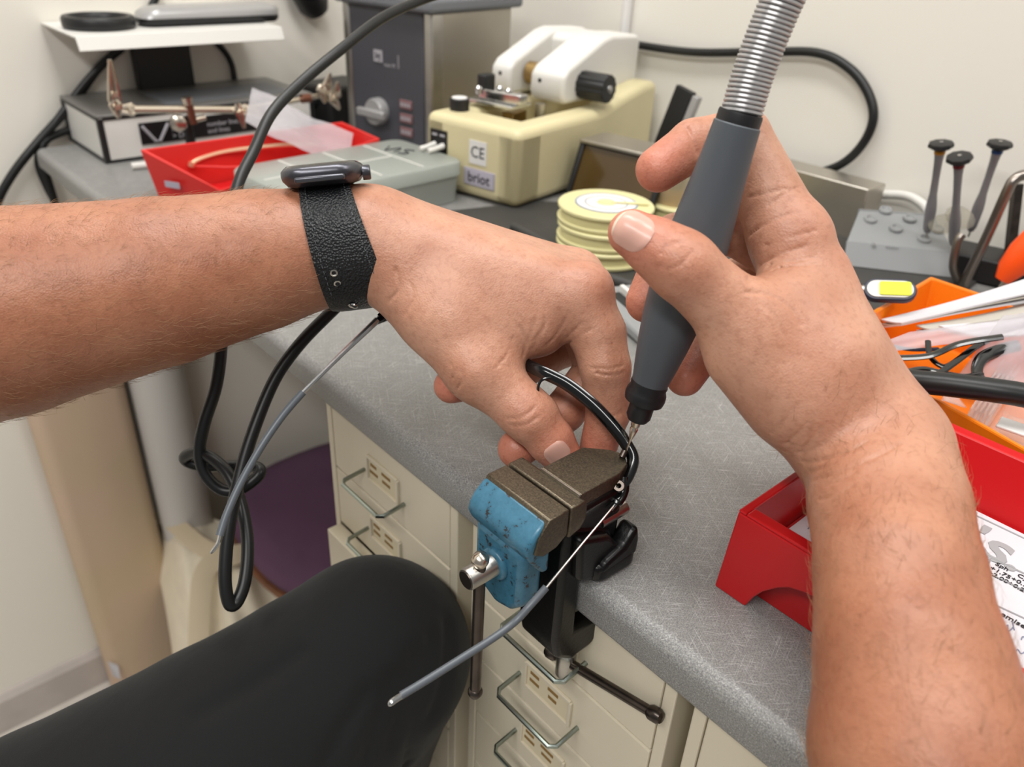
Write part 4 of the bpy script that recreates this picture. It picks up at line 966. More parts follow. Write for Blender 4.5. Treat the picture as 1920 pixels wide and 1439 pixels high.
# loose demo lens scraps behind the screwdrivers
for k, (px, py, a, lb) in enumerate(((1770, 420, 0.4, 'clear cut lens piece behind the nearest screwdriver'), (1800, 408, -0.5, 'clear cut lens piece leaning under the right-leaning screwdriver'))):
    c = at(px, py, y=0.745); m = MB(); m.prism([(0.013 * math.cos(i * 0.524) , 0.009 * math.sin(i * 0.524)) for i in range(12)], -0.0008, 0.0008, frame(c, (1, 0.3, a), (0.3, -0.8, 0.5))); tag(m.build('demo_lens', 'lens_demo', bevel=0.0003), lb, 'lens')

# bent steel tube rack with its black base, at the right edge
r = thing('tube_rack', 'bent steel tube tool rack with a black base at the right edge', 'rack', (-0.20, 0.70, 0.003))
b0 = at(1806, 535, z=0.004); tR = np.linalg.norm(b0 - CAM) / np.linalg.norm(ray(1806, 535))
MB().tube(spline([b0, Ut(1850, 445, tR - 0.03), Ut(1888, 360, tR - 0.055), Ut(1902, 337, tR - 0.06), Ut(1925, 328, tR - 0.062), Ut(1960, 335, tR - 0.062), Ut(1985, 380, tR - 0.055), Ut(2020, 520, tR - 0.01)], 6), 0.0042, 12).build('tube', 'tube_steel', r)
MB().tube(spline([b0 + np.array([-0.004, 0.002, 0]), Ut(1787, 500, tR - 0.004), Ut(1795, 455, tR - 0.012), Ut(1804, 440, tR - 0.014)], 6), 0.0036, 12).build('hook', 'tube_steel', r)
m = MB(); m.box(Vector(at(1868, 500, z=0.012)), (0.075, 0.045, 0.022), Matrix.Rotation(0.25, 3, 'Z')); m.build('base', 'black_plastic', r, bevel=0.002)
m = MB(); bb = Vector(at(1893, 480, z=0.02)); bt = Vector(Ut(1908, 345, (bb - Vector(CAM)).length / Vector(ray(1893, 480)).length - 0.02)); m.tube([bb, bt], 0.0050, 4); m.build('post', 'dark_metal', r, smooth=0)
c = np.array(at(1915, 480, z=0.045)); m = MB(); m.lathe([(0, -0.024), (0.006, -0.023), (0.0105, -0.012), (0.012, 0.004), (0.010, 0.020), (0.006, 0.030), (0, 0.033)], axis_frame(c, (0.25, 0.25, 1)), 20)
r = thing('orange_tool', 'bright orange tool handle at the right edge behind the papers', 'tool', (float(c[0]), float(c[1]), 0.003)); m.build('handle', 'orange_handle', r)
MB().tube([c + np.array([-0.003, -0.003, -0.02]), (c[0] - 0.006, c[1] - 0.006, 0.004)], 0.003, 10).build('shank', 'satin_steel', r)

# orange bin with envelopes, temples and a clear case
OP = [tuple(at(x, y, z=0.05)[:2]) for x, y in ((1735, 738), (1628, 678), (1612, 596), (1745, 518), (1840, 550))] + [(0.06, 0.56), (0.06, 0.414), (-0.058, 0.4045)]
r = lth('orange_bin', 'orange plastic bin full of spectacle parts and envelopes', 'bin', (-0.10, 0.50), 0)
m = MB(); bin_mesh(m, OP, 0.050, 0.0030, 0.94, 0.0028); m.build('shell', 'orange_plastic', r, smooth=0, bevel=0.0012)
def flat(name, label, cat, pts, mt, th=0.0008, z=0.0):
    P = [Vector(p) for p in pts]; n = (P[1] - P[0]).cross(P[2] - P[0]).normalized(); k = len(P)
    m = MB(); m.add([p + n * th for p in P] + [p - n * th for p in P], [tuple(range(k)), tuple(range(k, 2 * k))[::-1]] + [(i, k + i, k + (i+1) % k, (i+1) % k) for i in range(k)])
    return tag(m.build(name, mt, smooth=0), label, cat)
def paper_pack(name, label, pts, mt, edge_mt, k, gap):
    """a few sheets lying loosely on each other, fanned a little"""
    r = thing(name, label, 'envelope', Ut(*pts[0]))
    for i in range(k):
        P = [Vector(Ut(p[0], p[1] + i * gap, p[2] + i * 0.0008)) for p in pts]; n = (P[1] - P[0]).cross(P[2] - P[0]).normalized(); g = []
        for a in range(9):
            u = a / 8; A = P[0].lerp(P[1], u); B_ = P[3].lerp(P[2], u); row = []
            for b in range(5):
                v = b / 4; q = A.lerp(B_, v); row.append(np.array(q) + np.array(n) * 0.0016 * math.sin(3.1 * u + 2 * v + i))
            g.append(row)
        m = MB(); m.sheet(g, 0.0010); m.build('sheet', mt if i % 2 == 0 else edge_mt, r, smooth=60)
    return r
paper_pack('envelope', 'white envelope packet on top of the orange bin', [(1652, 600, .535), (1935, 520, .525), (1995, 542, .50), (1690, 603, .518)], 'paper', 'envelope', 3, 5)
paper_pack('envelope', 'cream folded card under the top envelope', [(1718, 611, .520), (1940, 566, .510), (1995, 590, .49), (1745, 615, .510)], 'envelope', 'paper', 2, 6)
paper_pack('envelope', 'white sheet sticking out below the envelopes', [(1760, 612, .508), (1940, 585, .50), (2000, 632, .47), (1842, 630, .485)], 'paper', 'paper_shade', 2, 3)
film('plastic_sleeve', 'crumpled clear plastic sleeve below the envelopes in the orange bin', 'bag', Ut(1790, 628, .485), ray(1900, 600) - ray(1700, 625), (0.35, 0.75, 0.25), 0.095, 0.045, 0.0016, seed=5)
film('plastic_sleeve', 'creased clear plastic bag at the right edge above the clear case', 'bag', Ut(1915, 660, .455), (0.6, 0.3, 0.3), (0.1, 0.6, 0.8), 0.05, 0.06, 0.0018, seed=6)
TEM = [([(1660, 672, .475), (1740, 668, .468), (1800, 645, .462), (1880, 632, .455)], .0026, 'black temple lying across the orange bin under the sleeves'),
       ([(1745, 712, .452), (1790, 680, .458), (1830, 650, .464), (1850, 640, .468)], .0022, 'dark temple slanting up in the orange bin'),
       ([(1850, 725, .450), (1832, 700, .456), (1842, 672, .460), (1880, 655, .462), (1910, 648, .462)], .0036, 'curved thick black frame end in the orange bin'),
       ([(1690, 700, .455), (1730, 692, .458), (1770, 700, .455), (1810, 706, .452), (1840, 700, .455)], .0020, 'thin black rim lying low in the orange bin'),
       ([(1740, 640, .48), (1745, 670, .472), (1770, 688, .468), (1800, 672, .470)], .0018, 'dark brown rim in the middle of the orange bin'),
       ([(1630, 620, .50), (1650, 640, .49), (1700, 655, .485), (1760, 655, .485)], .0016, 'navy wire rim at the left of the orange bin')]
for pts, rad, lb in TEM:
    tag(MB().tube(spline([Ut(*p) for p in pts], 7), rad, 8, flat=0.6).build('spectacle_part', 'black_gloss' if 'navy' not in lb else 'navy_plastic', None), lb, 'spectacle part', 'loose spectacle parts')
r = thing('clear_case', 'clear plastic case with ridged rim at the right edge of the orange bin', 'case', (-0.062, 0.432, 0.012))
ca = Vector(at(1874, 686, z=0.046)); cb = Vector(at(1812, 778, z=0.046)); cdir = (cb - ca).normalized(); crt = Vector((-cdir.y, cdir.x, 0)).normalized(); cl_ = (cb - ca).length
if crt.x < 0: crt = -crt
Rc = Matrix((crt, cdir, Vector((0, 0, 1)))).transposed()
if Rc.determinant() < 0: Rc = Matrix((crt, -cdir, Vector((0, 0, 1)))).transposed()
cm = (ca + cb) / 2
for k in range(5):
    m = MB(); m.box(cm + crt * (0.001 + k * 0.0022) + Vector((0, 0, 0.0)), (0.0010, cl_, 0.008), Rc); m.build('ridge', 'clear_case', r)
m = MB(); m.box(cm + crt * 0.0055 + Vector((0, 0, -0.0055)), (0.0120, cl_, 0.0020), Rc); m.build('rim', 'clear_case', r, bevel=0.0005)
m = MB(); m.box(cm + crt * 0.044 + Vector((0, 0, -0.016)), (0.066, cl_ * 0.96, 0.020), Rc); m.build('body', 'clear_case', r, bevel=0.003)
m = MB(); m.box(Vector(at(1912, 805, z=0.049)), (0.020, 0.012, 0.0015), Rc); m.build('label', 'label_white', r, bevel=0.0005)
flat('lens_tag', 'small clear tag low at the front of the orange bin', 'tag', [Ut(1765, 738, .445), Ut(1792, 740, .442), Ut(1812, 765, .436), Ut(1772, 752, .44)], 'clear_case', 0.0006)
# work light with yellow strip resting on the orange rim
lc = Vector(at(1668, 545, z=0.060)); nx = Vector(at(1705, 550, z=0.060) - at(1630, 542, z=0.060)).normalized()
r = thing('work_light', 'small work light with a yellow strip in a navy rim on the orange bin', 'light', lc)
nn = Vector((0.25, -0.55, 0.8)).normalized(); Mx = frame(lc, nx, nn)
m = MB(); m.prism(rrect(0.0330, 0.0165, 0.0080), -0.003, 0.0018, Mx); m.build('rim', 'navy_plastic', r, bevel=0.0008)
m = MB(); m.prism(rrect(0.0285, 0.0125, 0.0060), 0.0018, 0.0024, Mx); m.build('reflector', 'white_plastic', r)
m = MB(); m.prism(rrect(0.0195, 0.0100, 0.0015, cx=0.003), 0.0024, 0.0034, Mx); m.build('led_strip', 'neon_yellow', r)
m = MB(); m.tube([Mx @ Vector((-0.016, 0, 0)), Mx @ Vector((-0.022, 0, 0)), Mx @ Vector((-0.060, 0.002, -0.012))], [0.0032, 0.0022, 0.0020], 10); m.build('stem', 'satin_steel', r)
# thick black hose across the bins
tag(MB().tube(spline([Ut(1600, 690, .455), Ut(1690, 712, .432), Ut(1780, 722, .417), Ut(1860, 732, .408), Ut(1940, 746, .402), Ut(2100, 790, .39)], 8), 0.0063, 14).build('black_hose', 'cable_black'), 'thick black hose lying across the orange bin behind the right wrist', 'hose')

# red letter tray with paper forms
r = lth('letter_tray', 'red plastic letter tray with arched front, beside the right forearm', 'tray', (0.0, 0.32), 0)
tx0, tx1, ty0, ty1, th_ = -0.1325, 0.14, 0.259, 0.397, 0.046
XZm = lambda y: Matrix(((1, 0, 0, 0), (0, 0, 1, y), (0, 1, 0, 0), (0, 0, 0, 1)))
ar = [(-0.119, 0.0), (-0.1165, 0.007), (-0.113, 0.0135), (-0.107, 0.0205), (-0.102, 0.0245), (-0.095, 0.0270), (-0.085, 0.0280)]
arch = [(tx0 - 0.003, 0.0)] + ar + [(0.0 - p[0] - 0.0, p[1]) for p in ar[::-1]] + [(tx1, 0.0), (tx1, th_), (tx0, th_)]
m = MB(); m.prism([(ty0 + 0.010, 0.0005), (ty0 + 0.0125, 0.0005), (ty0 + 0.0080, th_ - 0.004), (ty0 + 0.0055, th_ - 0.004)], tx0 + 0.010, tx1, YZ(0)); m.build('inner_wall', 'red_plastic', r, smooth=0)
m = MB(); m.prism(arch, 0, 0.0032, XZm(ty0)); m.build('front_wall', 'red_plastic', r, smooth=0, bevel=0.0008)
m = MB(); m.prism([(ty0 + 0.0032, 0.0), (ty1, 0.0), (ty1, th_), (ty0 + 0.0032, th_)], tx0, tx0 + 0.0032, YZ(0)); m.build('side_wall', 'red_plastic', r, smooth=0, bevel=0.0008)
m = MB(); lbox(m, tx0, tx0 + 0.0040, ty0, ty1, th_, th_ + 0.0015); lbox(m, tx0 + 0.0040, tx1, ty0, ty0 + 0.0065, th_, th_ + 0.0015); m.build('rim', 'red_plastic', r, smooth=0, bevel=0.0008)
m = MB(); m.prism([(ty1 - 0.012, 0.012), (ty1, 0.0), (ty1 + 0.003, 0.0), (ty1 + 0.006, th_ + 0.004), (ty1 - 0.001, th_ + 0.004)], tx0 + 0.0032, tx1, YZ(0)); m.build('back_wall', 'red_plastic', r, smooth=0, bevel=0.0008)
m = MB(); lbox(m, tx0 + 0.0034, tx1, ty0 + 0.0128, ty1 - 0.010, 0.0135, 0.016); m.build('tray_floor', 'red_plastic', r, smooth=0)
zp = 0.0205
pm = MB(); lbox(pm, -0.1255, 0.125, 0.272, 0.3845, 0.0165, zp); pf = pm.build('paper_form', 'paper', smooth=0); tag(pf, 'printed white prescription form with a lens power table in the red tray', 'paper')
def ptxt(s, px, py, size, mt='print_black', xs=1.0, rz=0.0, bold=0.00005):
    p = at(px, py, z=zp + 0.0003); text('print', s, size, mt, pf, Matrix.Translation(p) @ Matrix.Rotation(rz, 4, 'Z'), ext=0.00008, align='LEFT', xs=xs, bold=bold)
ptxt('S.', 1846, 1025, 0.0225, 'print_grey', 1.05, bold=0.0009); ptxt("'", 1828, 1000, 0.0225, 'print_grey', bold=0.0009)
ptxt('Sph', 1867, 1057, 0.0038); ptxt('Cyl', 1908, 1078, 0.0038); ptxt('+1.75', 1857, 1064, 0.0038); ptxt('+0.75', 1896, 1084, 0.0038); ptxt('+2.00', 1852, 1072, 0.0038); ptxt('+0.25', 1890, 1092, 0.0038); ptxt('IT', 1838, 1041, 0.0036)
ptxt('Remise : -', 1865, 1144, 0.0042)
m = MB()
def pl(a, b, w=0.0004):
    A = at(*a, z=zp + 0.0002); B_ = at(*b, z=zp + 0.0002); MB().tube([A, B_], w, 4).build('rule', 'print_grey', pf)
pl((1828, 966), (1925, 1012)); pl((1858, 1048), (1846, 1072)); pl((1846, 1072), (1925, 1110)); pl((1858, 1048), (1925, 1078)); pl((1856, 1130), (1925, 1162)); pl((1838, 1036), (1925, 1078))
m = MB()
for pts in ([(1515, 992), (1522, 985), (1520, 998), (1528, 996), (1530, 1004), (1538, 1004)], [(1880, 1170), (1884, 1178), (1890, 1172), (1890, 1184), (1900, 1176), (1898, 1166), (1902, 1182)], [(1888, 1228), (1896, 1218), (1902, 1228), (1908, 1218), (1915, 1226), (1925, 1220)], [(1915, 1200), (1918, 1194), (1924, 1198)]):
    MB().tube(spline([at(a, b, z=zp + 0.0003) for a, b in pts], 5), 0.00022, 4).build('handwriting', 'pen_blue', pf)
tag(MB().box((0.01, 0.330, 0.0215), (0.22, 0.10, 0.0006), Matrix.Rotation(math.radians(2.2), 3, 'Z')).build('paper_sheet', 'paper'), 'loose white sheet under the form in the red tray', 'paper')
bpy.data.objects['paper_sheet'].location.z = -0.0048

# ---------------------------------------------------------------- cables and conduit on the walls
def cable(name, label, pts, rad, n=10, mt='cable_black'):
    return tag(MB().tube(spline(pts, 8), rad, n).build(name, mt), label, 'cable')
cable('power_cable', 'black cable looping wide on the back wall right of the handpiece', [at(1150, 74, y=0.812), at(1200, 85, y=0.812), at(1300, 98, y=0.812), at(1420, 98, y=0.812), at(1530, 99, y=0.812), at(1592, 128, y=0.812), at(1628, 175, y=0.812), at(1637, 225, y=0.810), at(1614, 275, y=0.808), at(1570, 312, y=0.806), at(1500, 333, y=0.804), at(1440, 350, y=0.80)], 0.0046, 12)
cable('power_cable', 'outer black cable descending past the left end of the bench', [at(228, 90, x=-1.108), at(185, 128, x=-1.108), at(135, 195, x=-1.106), at(70, 268, x=-1.10), at(25, 325, x=-1.10), at(-5, 380, x=-1.10), at(-30, 460, x=-1.10)], 0.0052)
cable('power_cable', 'inner black cable bending down beside the bench end', [at(215, 98, x=-1.105), at(165, 150, x=-1.105), at(115, 215, x=-1.103), at(82, 262, x=-1.103), at(72, 305, x=-1.103), at(88, 350, x=-1.10), at(112, 400, x=-1.10), at(140, 500, x=-1.10)], 0.0048)
cable('power_cable', 'short black cable running behind the light box to the bench end', [at(140, 242, x=-1.108), at(112, 250, x=-1.106), at(84, 266, x=-1.10), at(78, 300, x=-1.098), at(92, 345, x=-1.096), at(105, 390, x=-1.096), at(125, 480, x=-1.096)], 0.0048)
cable('power_cable', 'thin black cable behind the right end of the shelf', [at(395, 70, x=-1.108), at(420, 95, x=-1.108), at(434, 120, x=-1.108), at(440, 150, x=-1.105)], 0.0042)
cable('power_cable', 'thin black cable rising above the shelf', [at(300, -20, x=-1.108), at(288, 5, x=-1.108), at(280, 20, x=-1.108)], 0.0048)
cq = at(1170, 74, y=YB - 0.006)
tag(MB().tube([cq, cq + np.array([0, 0, 0.5])], 0.006, 8).build('wall_conduit', 'label_white'), 'thin white vertical conduit on the back wall', 'conduit')
o = bpy.data.objects['wall_conduit']
# the long knotted black cable of the motor
K = [(1000, -80, .62), (880, -30, .58), (790, 0, .555), (715, 35, .53), (640, 92, .51), (570, 150, .495), (510, 212, .48), (475, 285, .47), (445, 350, .46), (426, 450, .45), (418, 560, .445), (415, 650, .44), (405, 725, .44), (383, 795, .44), (374, 848, .442), (385, 890, .444), (412, 917, .446), (440, 921, .447), (468, 907, .45), (488, 887, .452), (478, 876, .455), (430, 874, .458), (380, 874, .458), (352, 866, .456), (348, 856, .452), (370, 849, .446), (400, 862, .440), (430, 892, .435), (452, 945, .430), (464, 1015, .424), (460, 1085, .418), (445, 1128, .414), (430, 1132, .411), (422, 1085, .410), (428, 1000, .412), (448, 900, .416), (474, 812, .42), (514, 714, .425), (560, 648, .428), (620, 586, .432), (690, 520, .438), (760, 470, .46), (860, 460, .54), (960, 500, .62)]
cable('motor_cable', 'long black cable arching over the arm and hanging in a knotted loop', [U(*k) for k in K], 0.0035, 12)

# ---------------------------------------------------------------- below the bench
r = thing('cardboard_panel', 'beige cardboard panel standing upright against the left wall', 'cardboard', (-1.085, 0.185, -H))
m = MB(); loft_r = [[(p[0], p[1], z) for p in rrect(0.045, 0.125, 0.020, 6, cx=-1.084, cy=0.186)] for z in (-H + 0.001, -0.16)]
loft(loft_r).build('wrap', 'beige_board', r, smooth=60)
m = MB(); m.add([tuple(q) for q in (at(203, 1243, x=-1.058), at(222, 1250, x=-1.055), at(226, 1275, x=-1.05), at(212, 1268, x=-1.05))] + [tuple(np.array(q) + np.array([-0.004, 0, 0])) for q in (at(203, 1243, x=-1.058), at(222, 1250, x=-1.055), at(226, 1275, x=-1.05), at(212, 1268, x=-1.05))], [(0, 1, 2, 3), (7, 6, 5, 4), (0, 4, 5, 1), (1, 5, 6, 2), (2, 6, 7, 3), (3, 7, 4, 0)]); m.build('torn_flap', 'paper', r, smooth=0)
tag(MB().tube([(-1.072, 0.292, -H + 0.001), (-1.072, 0.292, -BT - 0.002)], 0.038, 28).build('white_pipe', 'white_pipe'), 'wide white drain pipe standing in the corner under the bench', 'pipe')
# canvas bag
r = thing('canvas_bag', 'crumpled cream canvas bag standing on the floor under the bench', 'bag', (-0.95, 0.33, -H))
def bag():
    rows = [[(272, 948, 1.32), (330, 938, 1.31), (400, 985, 1.28), (470, 1012, 1.26), (548, 1045, 1.25)],
            [(288, 1020, 1.30), (345, 1022, 1.24), (410, 1050, 1.205), (480, 1080, 1.205), (562, 1105, 1.23)],
            [(300, 1090, 1.29), (355, 1100, 1.21), (420, 1112, 1.18), (492, 1140, 1.185), (575, 1165, 1.22)],
            [(316, 1175, 1.28), (366, 1182, 1.20), (430, 1185, 1.175), (505, 1205, 1.18), (590, 1225, 1.22)],
            [(335, 1300, 1.27), (380, 1305, 1.21), (440, 1310, 1.19), (515, 1320, 1.195), (600, 1340, 1.22)],
            [(360, 1430, 1.25), (400, 1435, 1.23), (450, 1440, 1.22), (520, 1445, 1.22), (590, 1450, 1.23)]]
    g = [spline(rw, 7) for rw in rows]; g = [list(q) for q in zip(*[spline(cl, 6) for cl in zip(*g)])]
    na, nb_ = len(g), len(g[0]); F, Bk = [], []
    for i in range(na):
        fr, bk = [], []
        for j in range(nb_):
            u, v = i / (na - 1), j / (nb_ - 1); px, py, t = g[i][j]
            edge = math.sin(math.pi * min(max(v, 0), 1)) ** 0.6 * min(1, u * 3 + 0.25)
            fold = 0.011 * math.sin(15 * v + 5 * u) + 0.007 * math.sin(27 * v - 7 * u + 1) + 0.006 * math.sin(9 * u + 6 * v)
            p = Ut(px, py, t + fold * edge); d = ray(px, py); d = d / np.linalg.norm(d)
            p[2] = max(p[2], -H + 0.003); q_ = p + d * np.array([1, 1, 0.15]) * (0.11 * edge + 0.004); q_[2] = max(q_[2], -H + 0.003)
            fr.append(p); bk.append(q_)
        F.append(fr); Bk.append(bk)
    m = MB(); vs = [p for rw in F for p in rw] + [p for rw in Bk for p in rw]; q = na * nb_; fs = []
    for i in range(na - 1):
        for j in range(nb_ - 1):
            a = i * nb_ + j; fs += [(a, a + nb_, a + nb_ + 1, a + 1), (q + a, q + a + 1, q + a + nb_ + 1, q + a + nb_)]
        a = i * nb_; fs.append((a, q + a, q + a + nb_, a + nb_)); a += nb_ - 1; fs.append((a, a + nb_, q + a + nb_, q + a))
    a = (na - 1) * nb_
    for j in range(nb_ - 1): fs.append((a + j, q + a + j, q + a + j + 1, a + j + 1))
    m.add(vs, fs); m.build('body', 'canvas', r, smooth=75)
    def ribbon(pts, w, nm):
        P = [np.array(p) for p in spline(pts, 6)]; g = []
        sd_ = np.array(ray(400, 1050)); sd_ /= np.linalg.norm(sd_)
        for i, p in enumerate(P):
            t = P[min(i+1, len(P)-1)] - P[max(i-1, 0)]; s = np.cross(t, sd_); s /= np.linalg.norm(s); g.append([p - s * w / 2, p - sd_ * 0.002, p + s * w / 2])
        q = MB(); q.sheet(g, 0.003); q.build(nm, 'canvas_strap', r, smooth=60)
    ribbon([Ut(490, 1035, 1.20), Ut(445, 1040, 1.175), Ut(400, 1055, 1.165), Ut(380, 1085, 1.16), Ut(374, 1150, 1.155), Ut(370, 1260, 1.155)], 0.028, 'strap')
    ribbon([Ut(295, 955, 1.30), Ut(330, 985, 1.25), Ut(370, 1020, 1.21), Ut(405, 1040, 1.18)], 0.026, 'strap')
    pts = [Ut(275, 952, 1.305), Ut(332, 944, 1.295), Ut(336, 915, 1.31), Ut(285, 925, 1.32)]
    w = MB(); w.add([tuple(p) for p in pts] + [tuple(np.array(p) + np.array([-0.006, 0.004, 0])) for p in pts], [(0, 1, 2, 3), (7, 6, 5, 4), (0, 4, 5, 1), (1, 5, 6, 2), (2, 6, 7, 3), (3, 7, 4, 0)]); w.build('hem', 'canvas', r, smooth=0, bevel=0.002)
bag()
# purple chair seat
sc = np.array(Ut(655, 945, 1.27)); sz = float(sc[2])
r = thing('chair', 'chair with purple fabric seat and wooden edge pushed under the bench', 'chair', (float(sc[0]), float(sc[1]), -H))
def superell(w, d, n=40, e=2.6):
    out = []
    for i in range(n):
        a = 2 * math.pi * i / n; c_, s_ = math.cos(a), math.sin(a)
        out.append((w * math.copysign(abs(c_) ** (2 / e), c_), d * math.copysign(abs(s_) ** (2 / e), s_)))
    return out
def ring(w, d, z, e=2.6): return [(sc[0] + p[0], sc[1] + p[1], z) for p in superell(w, d, e=e)]
loft([ring(0.170, 0.165, sz - 0.034), ring(0.176, 0.170, sz - 0.020), ring(0.170, 0.165, sz + 0.002), ring(0.140, 0.135, sz + 0.012), ring(0.08, 0.08, sz + 0.015)]).build('seat', 'purple_fabric', r, smooth=70)
loft([ring(0.172, 0.167, sz - 0.046), ring(0.178, 0.173, sz - 0.042), ring(0.176, 0.171, sz - 0.034)]).build('seat_edge', 'wood_edge', r, smooth=40)
for sx in (-1, 1):
    for sy in (-1, 1): MB().tube([(sc[0] + sx * 0.14, sc[1] + sy * 0.13, sz - 0.045), (sc[0] + sx * 0.165, sc[1] + sy * 0.15, -H)], [0.015, 0.010], 10).build('leg', 'black_plastic', r)
# ---------------------------------------------------------------- the person: both forearms with hands, and the trousered leg
person = thing('person', 'person at the bench with bare forearms and black trousers, drilling a glasses frame', 'person', (-0.25, 0.02, -H))
J = lambda *a: [(U(p[0], p[1], p[2]), p[3]) for p in a]

LEFT = dict(
    arm=J((-480, 665, .385, .060), (-300, 640, .37, .0585), (0, 588, .365, .0490), (300, 530, .375, .0400), (480, 490, .382, .0340), (610, 462, .388, .0292), (700, 455, .390, .0265)),
    palm=[J((690, 455, .388, .0255), (1082, 558, .378, .0158)), J((695, 448, .402, .0255), (1082, 542, .395, .0160)), J((695, 445, .412, .024), (1075, 525, .413, .0160)), J((690, 445, .418, .020), (1030, 515, .430, .0145)),
          J((738, 500, .385, .0210), (815, 592, .380, .0185), (896, 692, .3745, .0150)), J((860, 560, .383, .0235), (1000, 600, .382, .0190)), J((860, 605, .380, .020), (935, 648, .378, .0130))],
    fingers=[  # thumb, index, middle, ring, little
        J((896, 692, .3745, .0150), (1000, 784, .3735, .0121), (1032, 826, .374, .0113), (1052, 853, .3755, .0098)),
        J((1082, 558, .378, .0158), (1120, 625, .378, .0137), (1135, 690, .377, .0123), (1140, 775, .384, .0107), (1122, 838, .390, .0094)),
        J((1082, 542, .395, .0158), (1122, 690, .407, .0118), (1058, 772, .402, .0108), (970, 842, .390, .0100)),
        J((1075, 525, .413, .0155), (1058, 650, .430, .0112), (960, 702, .418, .0104), (846, 724, .396, .0090)),
        J((1030, 515, .430, .0140), (985, 600, .444, .0100), (905, 640, .436, .0090), (840, 655, .425, .0078))],
    lumps=[J((1102, 536, .374, .0100), (1106, 538, .374, .0100)), J((984, 776, .3715, .0108), (992, 782, .3715, .0108))],
    creases=[([(982, 668), (984, 642), (974, 612)], .0010), ([(1042, 662), (1072, 640), (1108, 618)], .0009), ([(1046, 668), (1084, 690), (1120, 700)], .0007),
             ([(958, 798), (985, 797), (1012, 780)], .0006), ([(950, 786), (978, 782), (1004, 764)], .0006), ([(1118, 700), (1150, 704), (1172, 698)], .0006), ([(728, 566), (748, 540), (742, 505)], .0010), ([(760, 590), (775, 560), (770, 530)], .0006),
             ([(930, 690), (952, 662), (962, 632)], .0006), ([(1000, 640), (1016, 618), (1022, 598)], .0006), ([(1003, 600), (994, 630), (984, 660)], .0006), ([(1024, 606), (1012, 632), (998, 655)], .0006), ([(1062, 598), (1046, 624), (1022, 650)], .0006), ([(1090, 606), (1068, 630), (1046, 652)], .0006), ([(1108, 690), (1140, 692), (1170, 686)], .0006), ([(1118, 780), (1140, 784), (1160, 776)], .0006), ([(905, 640), (922, 668), (948, 690)], .0005), ([(850, 740), (866, 716), (862, 694)], .0007), ([(838, 728), (850, 706), (846, 684)], .0006)],
    box_pad=0.012)
RIGHT = dict(
    arm=J((1880, 2050, .210, .0376), (1775, 1600, .227, .0356), (1736, 1420, .235, .0336), (1706, 1230, .247, .0288), (1692, 1150, .256, .0270), (1684, 1080, .264, .0270), (1664, 950, .291, .0281), (1646, 850, .314, .0288)),
    palm=[J((1625, 832, .318, .0258), (1477, 445, .326, .0155)), J((1634, 830, .328, .0250), (1495, 478, .345, .0158)), J((1645, 835, .338, .0235), (1515, 545, .362, .0152)), J((1645, 840, .345, .020), (1540, 610, .376, .014)),
          J((1560, 790, .314, .0232), (1404, 614, .306, .0155)), J((1530, 690, .314, .026), (1470, 590, .314, .0190)), J((1490, 740, .312, .021), (1400, 665, .308, .0165))],
    fingers=[
        J((1404, 614, .306, .0153), (1282, 502, .2965, .0124), (1225, 462, .2955, .0108), (1184, 437, .2950, .0090)),
        J((1477, 445, .326, .0153), (1390, 258, .330, .0120), (1300, 272, .3285, .0106), (1234, 318, .322, .0094)),
        J((1495, 478, .345, .0156), (1375, 425, .355, .0122), (1268, 446, .344, .0106), (1213, 566, .3425, .0094)),
        J((1515, 545, .362, .0150), (1385, 530, .376, .0118), (1332, 636, .3665, .0102), (1284, 708, .3590, .0088)),
        J((1540, 610, .376, .0135), (1450, 640, .390, .0098), (1405, 672, .381, .0088), (1385, 690, .371, .0078))],
    lumps=[J((1500, 436, .322, .0105), (1505, 442, .322, .0105)), J((1546, 510, .322, .0085), (1556, 540, .321, .0085)), J((1270, 490, .2935, .0115), (1282, 500, .2935, .0115))],
    creases=[([(1506, 868), (1545, 862), (1590, 846), (1625, 828)], .0012), ([(1524, 902), (1570, 888), (1640, 858), (1705, 826)], .0006), ([(1534, 938), (1565, 930), (1600, 912)], .0006),
             ([(1398, 548), (1440, 552), (1478, 572), (1502, 610)], .0011), ([(1236, 500), (1258, 505), (1286, 486), (1298, 470)], .00045), ([(1238, 478), (1252, 462), (1280, 452)], .00045),
             ([(1405, 532), (1445, 508), (1500, 498), (1530, 496)], .0007), ([(1398, 486), (1440, 458), (1490, 442), (1530, 432)], .0007), ([(1402, 445), (1440, 418), (1490, 398)], .0006), ([(1440, 386), (1475, 362), (1500, 350)], .0006), ([(1500, 850), (1525, 842), (1548, 828)], .0007), ([(1518, 886), (1545, 878), (1566, 868)], .0007), ([(1545, 912), (1575, 902), (1605, 884)], .0006), ([(1420, 560), (1450, 590), (1470, 630)], .0006), ([(1422, 500), (1460, 478), (1510, 462)], .0008), ([(1400, 524), (1440, 500), (1490, 490), (1530, 480)], .0007), ([(1404, 370), (1440, 362), (1480, 352)], .0006), ([(1285, 236), (1298, 262), (1308, 292)], .0010),
             ([(1500, 850), (1520, 830), (1540, 800)], .0007), ([(1470, 835), (1500, 810), (1520, 780)], .0006), ([(1445, 815), (1470, 790), (1492, 760)], .0005)],
    box_pad=0.012)

